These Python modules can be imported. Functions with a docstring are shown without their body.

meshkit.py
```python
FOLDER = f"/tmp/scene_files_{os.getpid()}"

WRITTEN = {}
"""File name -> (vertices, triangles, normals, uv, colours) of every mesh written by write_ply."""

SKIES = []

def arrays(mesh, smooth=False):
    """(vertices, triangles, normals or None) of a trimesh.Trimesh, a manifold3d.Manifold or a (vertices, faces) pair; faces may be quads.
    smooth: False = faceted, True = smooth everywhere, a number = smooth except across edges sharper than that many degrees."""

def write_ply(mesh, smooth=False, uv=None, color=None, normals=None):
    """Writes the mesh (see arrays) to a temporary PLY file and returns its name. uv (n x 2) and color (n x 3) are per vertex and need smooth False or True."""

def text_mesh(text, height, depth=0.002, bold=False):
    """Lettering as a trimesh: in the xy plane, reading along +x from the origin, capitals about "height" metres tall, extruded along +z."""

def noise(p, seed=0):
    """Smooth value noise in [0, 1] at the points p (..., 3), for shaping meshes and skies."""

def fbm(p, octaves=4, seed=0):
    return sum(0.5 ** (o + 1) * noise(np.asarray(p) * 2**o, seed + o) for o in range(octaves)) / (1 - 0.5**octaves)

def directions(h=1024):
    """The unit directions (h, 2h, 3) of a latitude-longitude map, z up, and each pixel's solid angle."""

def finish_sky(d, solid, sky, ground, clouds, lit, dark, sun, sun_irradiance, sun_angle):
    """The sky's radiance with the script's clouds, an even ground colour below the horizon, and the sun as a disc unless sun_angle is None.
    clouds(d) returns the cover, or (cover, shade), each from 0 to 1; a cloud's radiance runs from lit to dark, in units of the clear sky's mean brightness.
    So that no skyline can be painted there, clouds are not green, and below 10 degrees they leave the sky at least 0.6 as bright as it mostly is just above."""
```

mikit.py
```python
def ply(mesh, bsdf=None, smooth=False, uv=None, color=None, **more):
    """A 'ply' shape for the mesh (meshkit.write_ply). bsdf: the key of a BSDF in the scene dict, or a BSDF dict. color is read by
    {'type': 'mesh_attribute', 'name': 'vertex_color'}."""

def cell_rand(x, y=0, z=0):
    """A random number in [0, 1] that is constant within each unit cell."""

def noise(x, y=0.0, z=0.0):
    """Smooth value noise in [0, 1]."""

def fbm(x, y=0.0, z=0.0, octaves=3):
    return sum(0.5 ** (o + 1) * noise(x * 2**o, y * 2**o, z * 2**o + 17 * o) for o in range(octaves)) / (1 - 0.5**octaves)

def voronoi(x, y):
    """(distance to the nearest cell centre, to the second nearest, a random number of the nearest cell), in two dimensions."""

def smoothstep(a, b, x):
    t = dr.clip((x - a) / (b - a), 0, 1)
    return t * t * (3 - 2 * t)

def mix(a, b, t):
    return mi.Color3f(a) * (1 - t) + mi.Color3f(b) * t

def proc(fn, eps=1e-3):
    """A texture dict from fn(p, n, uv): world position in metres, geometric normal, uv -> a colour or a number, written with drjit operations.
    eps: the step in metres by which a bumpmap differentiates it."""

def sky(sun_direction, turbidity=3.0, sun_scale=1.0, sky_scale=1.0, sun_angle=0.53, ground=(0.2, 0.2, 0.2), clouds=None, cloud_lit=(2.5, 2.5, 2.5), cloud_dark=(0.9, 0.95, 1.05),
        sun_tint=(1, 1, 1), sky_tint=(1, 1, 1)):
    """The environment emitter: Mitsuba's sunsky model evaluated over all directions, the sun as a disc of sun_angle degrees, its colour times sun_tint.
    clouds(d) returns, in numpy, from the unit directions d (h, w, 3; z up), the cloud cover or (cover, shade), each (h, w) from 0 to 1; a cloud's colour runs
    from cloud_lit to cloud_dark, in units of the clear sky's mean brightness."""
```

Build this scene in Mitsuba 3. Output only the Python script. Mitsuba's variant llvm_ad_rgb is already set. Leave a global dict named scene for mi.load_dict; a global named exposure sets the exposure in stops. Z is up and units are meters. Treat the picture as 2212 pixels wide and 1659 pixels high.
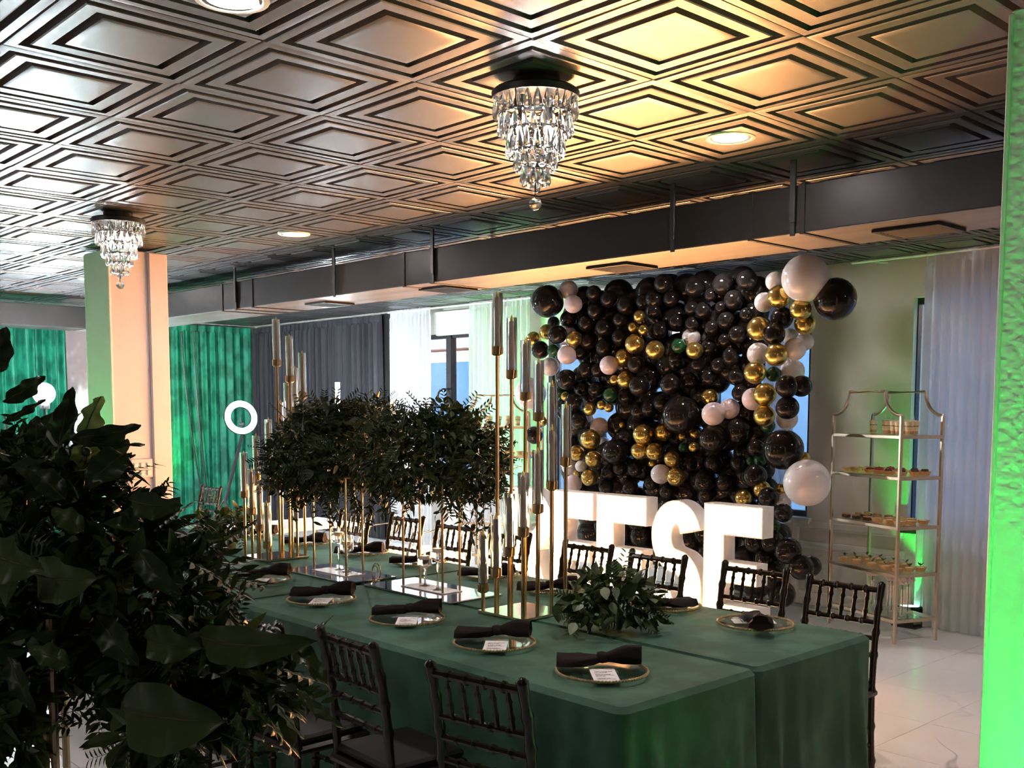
import math, random
import numpy as np, trimesh
import mitsuba as mi, mikit, meshkit
import drjit as dr
from shapely.geometry import Polygon, Point
from shapely.ops import unary_union
T = mi.ScalarTransform4f
rng = np.random.default_rng(7); random.seed(7)
PI = math.pi
scene, labels, COUNT = {}, {}, {}

# ---------------------------------------------------------------- camera, sky, exposure
W, H = 2212, 1659
FPX, YAW, PITCH, ROLL = 2264.7, 0.8157, -0.0861, 0.0015
PPX, PPY = 9.87, 242.97
CAM = np.array([-1.7995, -3.1025, 1.70])
ZC = CAM[2] + 1.1673                      # ceiling height
_f = np.array([math.cos(PITCH)*math.cos(YAW), math.cos(PITCH)*math.sin(YAW), math.sin(PITCH)])
_r = np.cross(_f, [0, 0, 1]); _r /= np.linalg.norm(_r); _u = np.cross(_r, _f)
R_ = _r*math.cos(ROLL) + _u*math.sin(ROLL); U_ = _u*math.cos(ROLL) - _r*math.sin(ROLL)
scene['camera'] = {'type': 'perspective', 'fov': math.degrees(2*math.atan(W/2/FPX)), 'fov_axis': 'x', 'near_clip': 0.05, 'far_clip': 200.0,
    'principal_point_offset_x': -PPX/W, 'principal_point_offset_y': -PPY/H,
    'to_world': T().look_at(origin=CAM.tolist(), target=(CAM+_f).tolist(), up=U_.tolist())}
exposure = 1.75
LAMP_L, LAMP_T, UP = 500.0, 100.0, 3.6
LETTER = np.array([1.0, 0.435, 0.155])*43.0
scene['sky'] = {**mikit.sky([-0.5, -0.3, 0.6], turbidity=3.0, sun_scale=1.3, sky_scale=3.4), 'sampling_weight': 3.0}

def ray(x, y):
    return _f + (x-W/2-PPX)/FPX*R_ - (y-H/2-PPY)/FPX*U_
def Zp(x, y, z):
    v = ray(x, y); return CAM + v*((z-CAM[2])/v[2])
def Xp(x, y, X):
    v = ray(x, y); return CAM + v*((X-CAM[0])/v[0])
def Yp(x, y, Y):
    v = ray(x, y); return CAM + v*((Y-CAM[1])/v[1])
def Dp(x, y, d):
    return CAM + ray(x, y)*d
def fwd(p):
    return float((np.asarray(p)-CAM) @ _f)

# ---------------------------------------------------------------- helpers
def numbered(base):
    n = COUNT.get(base, 0); COUNT[base] = n+1
    return base if n == 0 else f'{base}_{n:03d}'
def thing(name, label, cat, group=None, kind=None):
    k = numbered(name); labels[k] = {'label': label, 'category': cat}
    if group: labels[k]['group'] = group
    if kind: labels[k]['kind'] = kind
    return k
def struct(name, d=None, label=None):
    k = numbered(name); labels[k] = {'kind': 'structure'}
    if label: labels[k]['label'] = label
    if d is not None: scene[k] = d
    return k
def single(name, d, label, cat, group=None, kind=None):
    k = thing(name, label, cat, group, kind); scene[k] = d; return k
def part(parent, name, d, label=None, kind=None):
    k = numbered(parent+'__'+name); scene[k] = d
    if label or kind:
        labels[k] = {}
        if label: labels[k]['label'] = label
        if kind: labels[k]['kind'] = kind
    return k
def ply(mesh, mat, smooth=False, **kw):
    return mikit.ply(mesh, mat, smooth, **kw)
def at(d, M):
    return {**d, 'to_world': M}
def tr(x, y, z, rz=0, s=1.0):
    m = T().translate([float(x), float(y), float(z)])
    if rz: m = m @ T().rotate([0, 0, 1], float(rz))
    if s != 1.0: m = m @ T().scale([float(s)]*3)
    return m
def frame(o, x, y, z, s=(1, 1, 1)):
    m = np.eye(4); m[:3, 0] = np.asarray(x)*s[0]; m[:3, 1] = np.asarray(y)*s[1]; m[:3, 2] = np.asarray(z)*s[2]; m[:3, 3] = o
    return T(m)
cat = trimesh.util.concatenate
def box(x0, x1, y0, y1, z0, z1):
    b = trimesh.creation.box((x1-x0, y1-y0, z1-z0)); b.apply_translation(((x0+x1)/2, (y0+y1)/2, (z0+z1)/2)); return b
def bbox(x0, x1, y0, y1, z0, z1, c=0.004):
    """box with chamfered edges"""
    c = min(c, (x1-x0)/3, (y1-y0)/3, (z1-z0)/3)
    pts = []
    for x, sx in ((x0, 1), (x1, -1)):
        for y, sy in ((y0, 1), (y1, -1)):
            for z, sz in ((z0, 1), (z1, -1)):
                pts += [(x, y+sy*c, z+sz*c), (x+sx*c, y, z+sz*c), (x+sx*c, y+sy*c, z)]
    return trimesh.convex.convex_hull(np.array(pts))
def tube(pts, rad, n=8, cap=True):
    p = np.asarray(pts, float); rad = np.broadcast_to(rad, (len(p),))
    t = np.gradient(p, axis=0); t /= np.linalg.norm(t, axis=1, keepdims=True)+1e-12
    a0 = np.array([0, 0, 1.0]) if abs(t[0][2]) < .9 else np.array([1.0, 0, 0])
    v = []
    for i in range(len(p)):
        a = np.cross(t[i], a0); a /= np.linalg.norm(a); b = np.cross(t[i], a)
        ang = np.arange(n)*2*PI/n
        v.append(p[i]+rad[i]*(np.cos(ang)[:, None]*a+np.sin(ang)[:, None]*b))
    v = np.vstack(v); f = []
    for i in range(len(p)-1):
        for j in range(n):
            q = (i*n+j, i*n+(j+1) % n, (i+1)*n+(j+1) % n, (i+1)*n+j)
            f += [(q[0], q[1], q[2]), (q[0], q[2], q[3])]
    if cap:
        for i, s in ((0, -1), (len(p)-1, 1)):
            k = len(v); v = np.vstack([v, p[i]])
            for j in range(n):
                a, b = i*n+j, i*n+(j+1) % n
                f.append((k, a, b) if s > 0 else (k, b, a))
    return trimesh.Trimesh(v, f, process=False)
def lathe(prof, n=24):
    """prof: (r, z) list"""
    prof = np.asarray(prof, float); ang = np.arange(n)*2*PI/n
    v = np.stack([prof[:, None, 0]*np.cos(ang), prof[:, None, 0]*np.sin(ang), np.repeat(prof[:, 1:2], n, 1)], -1).reshape(-1, 3); f = []
    for i in range(len(prof)-1):
        for j in range(n):
            a, b, c, d = i*n+j, i*n+(j+1) % n, (i+1)*n+(j+1) % n, (i+1)*n+j
            if prof[i, 0] > 1e-6: f.append((a, b, c))
            if prof[i+1, 0] > 1e-6: f.append((a, c, d))
    return trimesh.Trimesh(v, f, process=False)
def extr(poly, h):
    gs = getattr(poly, 'geoms', [poly])
    return cat([trimesh.creation.extrude_polygon(g, h, engine='earcut') for g in gs])
def grid_mesh(P):
    n, m = P.shape[:2]; i, j = np.meshgrid(np.arange(n-1), np.arange(m-1), indexing='ij'); a = i*m+j
    q = np.stack([a, a+m, a+m+1, a+1], -1).reshape(-1, 4)
    return trimesh.Trimesh(P.reshape(-1, 3), np.vstack([q[:, [0, 1, 2]], q[:, [0, 2, 3]]]), process=False)
def moved(m, M):
    m = m.copy(); m.apply_transform(M); return m
def rotz(a):
    c, s = math.cos(a), math.sin(a); return np.array([[c, -s, 0, 0], [s, c, 0, 0], [0, 0, 1, 0], [0, 0, 0, 1.0]])
def emit(d, rgb, wt=.1):
    return {**d, 'emitter': {'type': 'area', 'sampling_weight': float(wt), 'radiance': {'type': 'rgb', 'value': [float(x) for x in rgb]}}}

# ---------------------------------------------------------------- materials
def mat(name, base, rough=0.5, metallic=0.0, spec=0.5, two=True, **kw):
    c = {'type': 'rgb', 'value': list(base)} if isinstance(base, (tuple, list)) else base
    b = {'type': 'principled', 'base_color': c, 'roughness': rough, 'metallic': metallic, 'specular': spec, **kw}
    scene[name] = {'type': 'twosided', 'bsdf': b} if two else b
def bumped(name, base, fn, scale, rough=0.5, eps=1e-3, **kw):
    c = {'type': 'rgb', 'value': list(base)} if isinstance(base, (tuple, list)) else base
    scene[name] = {'type': 'twosided', 'bsdf': {'type': 'bumpmap', 'tex': mikit.proc(fn, eps), 'scale': scale, 'bsdf': {'type': 'principled', 'base_color': c, 'roughness': rough, **kw}}}
def thin(name, base, trans, rough=0.6):
    c = {'type': 'rgb', 'value': list(base)} if isinstance(base, (tuple, list)) else base
    scene[name] = {'type': 'principledthin', 'base_color': c, 'roughness': rough, 'diff_trans': trans, 'spec_trans': 0.0}

mat('m_tile', (0.034, 0.032, 0.032), 0.36, spec=1.0)
mat('m_duct', mikit.proc(lambda p, n, uv: mikit.mix((0.010, 0.009, 0.0085), (0.020, 0.018, 0.017), mikit.fbm(p.x*3, p.y*1.3, p.z*3))), 0.40, spec=0.15)
mat('m_ductbottom_lit', mikit.proc(lambda p, n, uv: mikit.mix((0.035, 0.033, 0.031), (0.085, 0.078, 0.072), mikit.fbm(p.x*7, p.y*1.3, 2.0))), 0.40, spec=0.8)  # duct colour lightened and smeared; stands in for warm light on the underside
mat('m_black', (0.012, 0.012, 0.012), 0.4)
mat('m_wall', mikit.proc(lambda p, n, uv: mikit.mix((0.56, 0.53, 0.48), (0.66, 0.63, 0.57), mikit.fbm(p.x*1.5, p.y*1.5, p.z*1.5))), 0.75)
mat('m_unseenwall', (0.09, 0.085, 0.08), 0.7)  # for walls out of view; dark to keep bounce and duct reflections low
bumped('m_stucco', (0.78, 0.78, 0.75), lambda p, n, uv: mikit.fbm(p.x*55, p.y*55, p.z*55), 0.006, 0.6)
mat('m_column', (0.60, 0.545, 0.56), 0.6)
mat('m_trim', (0.72, 0.71, 0.68), 0.45)
def _marble(p, n, uv):
    w = mikit.fbm(p.x*1.1, p.y*1.1, 3.0)*2.4
    v = dr.abs(mikit.fbm(p.x*1.6+p.y*0.9+w, p.y*2.4-p.x*0.8+w, 1.0, 4)-0.5)
    vein = 1-mikit.smoothstep(0.0, 0.035, v)
    c = mikit.mix((0.72, 0.71, 0.70), (0.60, 0.60, 0.60), mikit.fbm(p.x*0.9, p.y*0.9, 7.0))
    return mikit.mix(c, (0.36, 0.36, 0.37), vein*0.8*mikit.smoothstep(.4, .6, mikit.fbm(p.x*.7, p.y*.7, 9.0)))
mat('m_floor', mikit.proc(_marble), 0.22, spec=0.5)
mat('m_joint', (0.45, 0.45, 0.45), 0.8)
def _velvet(a, b):
    return mikit.proc(lambda p, n, uv: mikit.mix(a, b, mikit.smoothstep(0.32, 0.68, mikit.fbm(p.x*9, p.y*9, p.z*5, 4))))
mat('m_velvet', _velvet((0.022, 0.066, 0.042), (0.036, 0.104, 0.068)), 0.75, spec=0.25, sheen=1.0, sheen_tint=0.6)
mat('m_greendrape', _velvet((0.006, 0.120, 0.068), (0.016, 0.250, 0.145)), 0.55, spec=0.35, sheen=0.8, sheen_tint=0.7)
mat('m_graydrape', (0.018, 0.018, 0.024), 0.7, sheen=0.5)
thin('m_sheer', (0.80, 0.81, 0.83), 1.0)
mat('m_chair', (0.007, 0.005, 0.004), 0.20, spec=0.4)
mat('m_gold', (0.83, 0.58, 0.30), 0.16, metallic=1.0)
mat('m_brushgold', (0.66, 0.52, 0.38), 0.28, metallic=1.0)
mat('m_balloon_black', (0.007, 0.006, 0.006), 0.06, spec=0.32)
mat('m_balloon_white', (0.80, 0.74, 0.72), 0.16, spec=0.5, clearcoat=0.5)
mat('m_balloon_pink', (0.78, 0.66, 0.68), 0.16, spec=0.5, clearcoat=0.5)
mat('m_balloon_gold', (0.66, 0.47, 0.14), 0.17, metallic=0.95)
mat('m_balloon_green', (0.005, 0.045, 0.015), 0.07, spec=0.6)
mat('m_white', (0.80, 0.79, 0.77), 0.4)
mat('m_card', (0.85, 0.84, 0.84), 0.7)
mat('m_ink', (0.08, 0.07, 0.07), 0.7)
mat('m_wax', (0.92, 0.84, 0.80), 0.5)
mat('m_flame', (0.95, 0.72, 0.22), 0.4)
mat('m_napkin', (0.010, 0.006, 0.006), 0.8, spec=0.2)
mat('m_mirror', (0.90, 0.90, 0.90), 0.02, metallic=1.0)
mat('m_goldmirror', (0.88, 0.72, 0.56), 0.05, metallic=1.0)
mat('m_chrome', (0.85, 0.85, 0.86), 0.1, metallic=1.0)
mat('m_leaf', mikit.proc(lambda p, n, uv: mikit.mix((0.026, 0.055, 0.014), (0.062, 0.100, 0.030), mikit.noise(p.x*14, p.y*14, p.z*14))), 0.42, spec=0.4)
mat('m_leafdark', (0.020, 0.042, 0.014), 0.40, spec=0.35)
mat('m_leafcp', mikit.proc(lambda p, n, uv: mikit.mix((0.014, 0.028, 0.010), (0.036, 0.058, 0.020), mikit.noise(p.x*14, p.y*14, p.z*14))), 0.45, spec=0.3)
mat('m_leafpale', (0.26, 0.30, 0.20), 0.5)
thin('m_leafthin', (0.16, 0.22, 0.07), 0.8, 0.45)
thin('m_leafthin2', (0.05, 0.075, 0.025), 0.5, 0.4)
mat('m_stem', (0.06, 0.055, 0.025), 0.6)
scene['m_crystal'] = {'type': 'dielectric', 'int_ior': 1.55}
scene['m_acrylic'] = {'type': 'dielectric', 'int_ior': 1.45}
scene['m_glass'] = {'type': 'thindielectric', 'int_ior': 1.5}
scene['m_water'] = {'type': 'dielectric', 'int_ior': 1.33}
mat('m_tarp', mikit.proc(lambda p, n, uv: mikit.mix((0.10, 0.26, 0.55), (0.16, 0.36, 0.68), mikit.fbm(p.y*2, p.z*2+p.y, 3.0))), 0.6)
mat('m_building', (0.80, 0.62, 0.50), 0.8)
mat('m_rail', (0.20, 0.09, 0.06), 0.6)
mat('m_asphalt', (0.25, 0.25, 0.25), 0.9)
mat('m_pastry', mikit.proc(lambda p, n, uv: mikit.mix((0.52, 0.27, 0.09), (0.68, 0.42, 0.18), mikit.noise(p.x*90, p.y*90, p.z*90))), 0.6)
mat('m_cream', (0.80, 0.68, 0.42), 0.5)
mat('m_custard', (0.80, 0.66, 0.40), 0.5)
mat('m_berry', (0.34, 0.02, 0.02), 0.3)
mat('m_choc', (0.06, 0.025, 0.015), 0.4)
mat('m_biscuit', (0.50, 0.30, 0.14), 0.7)
mat('m_petal', (0.85, 0.74, 0.70), 0.6)
mat('m_gray', (0.20, 0.19, 0.19), 0.5)
mat('m_rod', (0.80, 0.80, 0.80), 0.3)
mat('m_bead', (0.85, 0.68, 0.44), 0.18, metallic=1.0)
mat('m_lampoff', (0.007, 0.007, 0.007), 0.6, spec=0.2)
def _banner(p, n, uv):
    g = mikit.fbm(p.x*3, p.z*2.2, 2.0, 4)
    c = mikit.mix((0.24, 0.18, 0.18), (0.74, 0.70, 0.72), mikit.smoothstep(.35, .65, g))
    c = mikit.mix(c, (0.60, 0.34, 0.16), mikit.smoothstep(.06, .0, dr.abs(p.x-3.75+0.08*mikit.noise(p.z*5)))*mikit.smoothstep(2.1, 2.4, p.z))
    c = mikit.mix(c, (0.42, 0.12, 0.14), mikit.smoothstep(3.82, 3.9, p.x)*mikit.smoothstep(2.25, 2.35, p.z)*.8)
    return mikit.mix((0.86, 0.87, 0.90), c, mikit.smoothstep(1.85, 2.1, p.z+0.25*mikit.noise(p.x*4, 4.0)))
mat('m_banner', mikit.proc(_banner), 0.35)

# ---------------------------------------------------------------- room shell
XB, YL = 6.15, 11.0                       # back wall (windows, balloons), far left wall
XF, YR = -5.0, -6.0
struct('floor', ply(box(XF-.2, XB+.2, YR-.2, YL+.2, -0.05, -0.004), 'm_joint'))
# marble floor tiles: nearest to where the floor shows, as parts; the rest as one slab part
ft = bbox(-.299, .299, -.299, .299, -.02, 0.0, .0015)
ft_d = ply(ft, 'm_floor')
vis, rest = [], []
for i in range(-8, 10):
    for j in range(-10, 19):
        c = np.array([0.3+i*.6, 0.3+j*.6])
        p = np.array([c[0], c[1], 0])-CAM; z = p@_f
        sx = W/2+PPX+FPX*(p@R_)/max(z, .1); sy = H/2+PPY-FPX*(p@U_)/max(z, .1)
        if z > .5 and ((1300 < sx < 2150 and 1150 < sy < 1750) or (-60 < sx < 900 and 1450 < sy < 1760)): vis.append(c)
        else: rest.append(c)
for c in vis: part('floor', 'tile', at(ft_d, tr(c[0], c[1], 0)))
part('floor', 'tile_field', ply(cat([moved(box(-.299, .299, -.299, .299, -.02, 0), trimesh.transformations.translation_matrix([c[0], c[1], 0])) for c in rest]), 'm_floor'), kind='stuff')

# back wall with three window openings
WZ0, WZ1 = 0.75, 2.55
wins = [(-0.75, 0.81), (1.71, 4.85), (5.72, 7.38)]
segs = []
y = YR
for a, b in wins:
    segs.append(box(XB, XB+.2, y, a, 0, ZC+.1)); segs += [box(XB, XB+.2, a, b, 0, WZ0), box(XB, XB+.2, a, b, WZ1, ZC+.1)]; y = b
segs.append(box(XB, XB+.2, y, YL+.2, 0, ZC+.1))
struct('wall_back', ply(cat(segs), 'm_wall'))
struct('wall_left', ply(box(XF-.2, XB, YL, YL+.2, 0, ZC+.1), 'm_wall'))
struct('wall_right', ply(box(XF-.2, XB, YR-.2, YR, 0, ZC+.1), 'm_unseenwall'))
struct('wall_front', ply(box(XF-.2, XF, YR, YL, 0, ZC+.1), 'm_unseenwall'))  # right and front walls are out of view, toned dark for contrast
for wi, (a, b) in enumerate(wins):
    k = f'window_{wi+1}'; labels[k] = {'kind': 'structure'}
    fw = .05 if wi else .010
    fr = [box(XB+.06, XB+.12, a, b, WZ0, WZ0+.05), box(XB+.06, XB+.12, a, b, WZ1-.05, WZ1), box(XB+.06, XB+.12, a, a+fw, WZ0, WZ1), box(XB+.06, XB+.12, b-fw, b, WZ0, WZ1)]
    scene[k+'__frame'] = ply(cat(fr), 'm_black')
    mull = [6.57] if wi == 2 else list(np.linspace(a, b, max(2, int(round((b-a)/1.05))+1))[1:-1])
    if wi == 0: mull = [0.0]
    edges = [a+.05]
    for m in mull:
        part(k, 'mullion', ply(bbox(XB+.04, XB+.13, m-.045, m+.045, WZ0, WZ1), 'm_black')); edges += [m-.045, m+.045]
        part(k, 'handle', ply(cat([tube([(XB+.03, m-.03, 1.9), (XB-.02, m-.03, 1.9), (XB-.03, m-.10, 1.86), (XB-.03, m-.12, 1.78)], .011, 6), tube([(XB+.03, m+.03, 1.9), (XB-.02, m+.03, 1.9), (XB-.03, m+.10, 1.86), (XB-.03, m+.12, 1.78)], .011, 6)]), 'm_black'))
    edges.append(b-.05)
    for e0, e1 in zip(edges[::2], edges[1::2]):
        part(k, 'pane', ply(grid_mesh(np.array([[(XB+.09, e0, WZ0+.05), (XB+.09, e0, WZ1-.05)], [(XB+.09, e1, WZ0+.05), (XB+.09, e1, WZ1-.05)]])), 'm_glass'))
    part(k, 'sill', ply(bbox(XB-.05, XB+.06, a-.05, b+.05, WZ0-.05, WZ0), 'm_black' if wi == 0 else 'm_trim'))
# white roller blind box above the first window
t = thing('roller_blind', 'white boxy roller blind pulled up above the bare window with the blue tarp outside', 'blind')
part(t, 'cassette', ply(bbox(XB-.09, XB-.002, 5.80, 6.68, 2.545, 2.80), 'm_white')); part(t, 'hem_bar', ply(bbox(XB-.07, XB-.02, 5.81, 6.67, 2.525, 2.543), 'm_rod'))

# dado rails, baseboard and dark pier on the back wall
for z0, z1, d in ((0.67, 0.72, .03), (0.505, 0.55, .03)):
    struct('trim_1' if z0 > .6 else 'trim_2', ply(cat([bbox(XB-d, XB, 0.82, 1.80, z0, z1), bbox(XB-d*.5, XB, .82, 1.80, z0-.02, z0)]), 'm_trim'))
struct('trim_3', ply(bbox(XB-.03, XB, 1.77, 1.83, .1, .71), 'm_trim'))
struct('baseboard_back', ply(cat([bbox(XB-.02, XB, a, b, 0, .12) for a, b in ((YR, -.8), (-.8, 4.9), (4.9, 7.6))]), 'm_trim'))
struct('trim_4', ply(box(XB-.06, XB, 7.56, 7.78, 0, ZC-.02), 'm_black'))

# ---------------------------------------------------------------- ceiling: coffered tiles
TS = 0.61
struct('ceiling', ply(box(XF-.2, XB+.2, YR-.2, YL+.2, ZC+.045, ZC+.12), 'm_black'))
def tile_mesh(h=TS-.006):
    a = h/2
    #  (inset fraction of the half size measured from the edge, height)
    prof = [(0.000, .012), (0.004, .002), (0.030, .000), (0.060, .000), (0.065, .026), (0.100, .026), (0.107, .001), (0.116, -.001), (0.150, .000), (0.191, .001), (0.197, .026), (0.234, .026), (0.242, .000), (0.262, -.003), (0.30, -.0045)]
    v = []
    for ins, z in prof:
        q = a-ins*h
        v += [(-q, -q, z), (q, -q, z), (q, q, z), (-q, q, z)]
    f = []
    for i in range(len(prof)-1):
        for j in range(4):
            A, B, C, D = i*4+j, i*4+(j+1) % 4, (i+1)*4+(j+1) % 4, (i+1)*4+j
            f += [(A, C, B), (A, D, C)]
    k = (len(prof)-1)*4; f += [(k, k+2, k+1), (k, k+3, k+2)]
    return trimesh.Trimesh(v, f, process=False)
tile_d = ply(tile_mesh(), 'm_tile', smooth=14)
vis, rest = [], []
for i in range(-6, 13):
    for j in range(-5, 23):
        c = np.array([(i+.5)*TS, (j+.5)*TS])
        if not (XF < c[0] < XB-.2 and YR < c[1] < YL): continue
        p = np.array([c[0], c[1], ZC])-CAM; z = p@_f
        sx = W/2+PPX+FPX*(p@R_)/max(z, .1); sy = H/2+PPY-FPX*(p@U_)/max(z, .1)
        (vis if z > .4 and -260 < sx < 2400 and sy > -260 else rest).append((z, c))
vis.sort(key=lambda a: a[0])
rest += vis[290:]; vis = vis[:290]
def tilt():
    return T().rotate([1, 0, 0], float(rng.normal(0, .28))) @ T().rotate([0, 1, 0], float(rng.normal(0, .28)))
for _, c in vis: part('ceiling', 'tile', at(tile_d, tr(c[0], c[1], ZC) @ tilt()))
tm = tile_mesh()
part('ceiling', 'tile_field', ply(cat([moved(tm, trimesh.transformations.translation_matrix([c[0], c[1], ZC])) for _, c in rest]), 'm_tile', smooth=14), kind='stuff')

# ---------------------------------------------------------------- columns
def column(x0, x1, y0, y1, m, nm, label, strip):
    t = thing(nm, label, 'column')
    part(t, 'shaft', ply(bbox(x0, x1, y0, y1, 0, ZC-.03, .006), m))
    part(t, 'corner_bead', ply(cat([bbox(x0-.004, x0+.012, yy-.008, yy+.008, 0, ZC-.04, .003) for yy in (y0+.002, y1-.002)]), 'm_trim'))
    if strip: part(t, 'panel', ply(bbox(x1-.135, x1+.01, y0-.025, y0+.03, 0, ZC-.035, .006), m))
    return t
cA = column(1.335, 1.765, 4.56, 5.00, 'm_column', 'column', 'square painted column lit pink on one face and green on the other', True)
t = thing('outlet_box', 'wide switch plate with three outlets low on the pink lit column face', 'outlet')
part(t, 'plate', ply(bbox(1.455, 1.625, 4.545, 4.56, 1.16, 1.30), 'm_column'))
for i in range(3): part(t, 'socket', ply(cat([bbox(1.475+i*.05, 1.505+i*.05, 4.535, 4.546, 1.175+q*.055, 1.215+q*.055, .004) for q in (0, 1)]), 'm_trim'))
column(1.38, 1.84, -2.30, -1.80, 'm_stucco', 'column', 'rough stucco column glowing bright green at the right edge of the room', False)

# ---------------------------------------------------------------- duct
DX0, DX1, DZ0, DZ1 = 2.65, 3.16, 2.52, 2.745
t = thing('air_duct', 'long black sheet metal air duct hanging below the coffered ceiling', 'duct')
seams = [-2.2, -0.347, -0.056, 2.462, 2.757, 4.836, 5.109, 5.354, 8.3]
for a, b in zip([-5.5]+seams, seams+[8.8]):
    part(t, 'section', ply(bbox(DX0, DX1, a+.003, b-.003, DZ0+.002, DZ1, .004), 'm_duct'))
    part(t, 'lit_bottom_skin', ply(bbox(DX0+.003, DX1-.003, a+.005, b-.005, DZ0, DZ0+.006, .001), 'm_ductbottom_lit'), label='smeared satin underside, colour lightened to show the warm light on it')
for s in seams[:-1]:
    part(t, 'flange', ply(bbox(DX0-.006, DX1+.006, s-.014, s+.014, DZ0-.006, DZ1+.006, .003), 'm_duct'))
for a, b in ((-5, -1.5), (-1.5, 0.7), (0.7, 2.62)):
    part(t, 'section', ply(bbox(a+.003, b-.003, 8.3, 8.8, DZ0, DZ1, .004), 'm_duct'))
for s in (-0.30, 0.42, 2.43, 3.6, 5.1, 6.6):
    part(t, 'hanger_strap', ply(cat([bbox(DX0-.02, DX0-.006, s-.015, s+.015, DZ0+.05, ZC, .002), box(DX0-.014, DX0-.006, s-.012, s+.012, DZ0-.012, DZ0+.06)]), 'm_black'))
    part(t, 'hanger_strap', ply(bbox(DX1+.006, DX1+.02, s-.015, s+.015, DZ0+.06, ZC, .002), 'm_black'))
for (ya, yb) in ((-.87, -.69), (.945, 1.12), (2.55, 2.72), (4.05, 4.2)):
    v = thing('air_vent', {-.87: 'rectangular metal air vent under the duct nearest the green column', .945: 'metal air vent under the duct right above the balloon wall', 2.55: 'metal air vent under the duct left of the balloon wall', 4.05: 'farthest air vent under the duct near the pink lit column'}[ya], 'vent')
    xa, xb = 2.80, 3.08; ya -= .07; yb += .07
    part(v, 'frame', ply(cat([box(xa, xb, ya, ya+.025, DZ0-.016, DZ0-.002), box(xa, xb, yb-.025, yb, DZ0-.016, DZ0-.002), box(xa, xa+.025, ya, yb, DZ0-.016, DZ0-.002), box(xb-.025, xb, ya, yb, DZ0-.016, DZ0-.002)]), 'm_duct'))
    for q in range(7):
        xx = xa+.04+q*(xb-xa-.08)/6
        part(v, 'slat', ply(moved(box(-.012, .012, ya+.025, yb-.025, -.001, .001), trimesh.transformations.translation_matrix([xx, 0, DZ0-.009]) @ trimesh.transformations.rotation_matrix(.7, [0, 1, 0])), 'm_black'))

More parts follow.
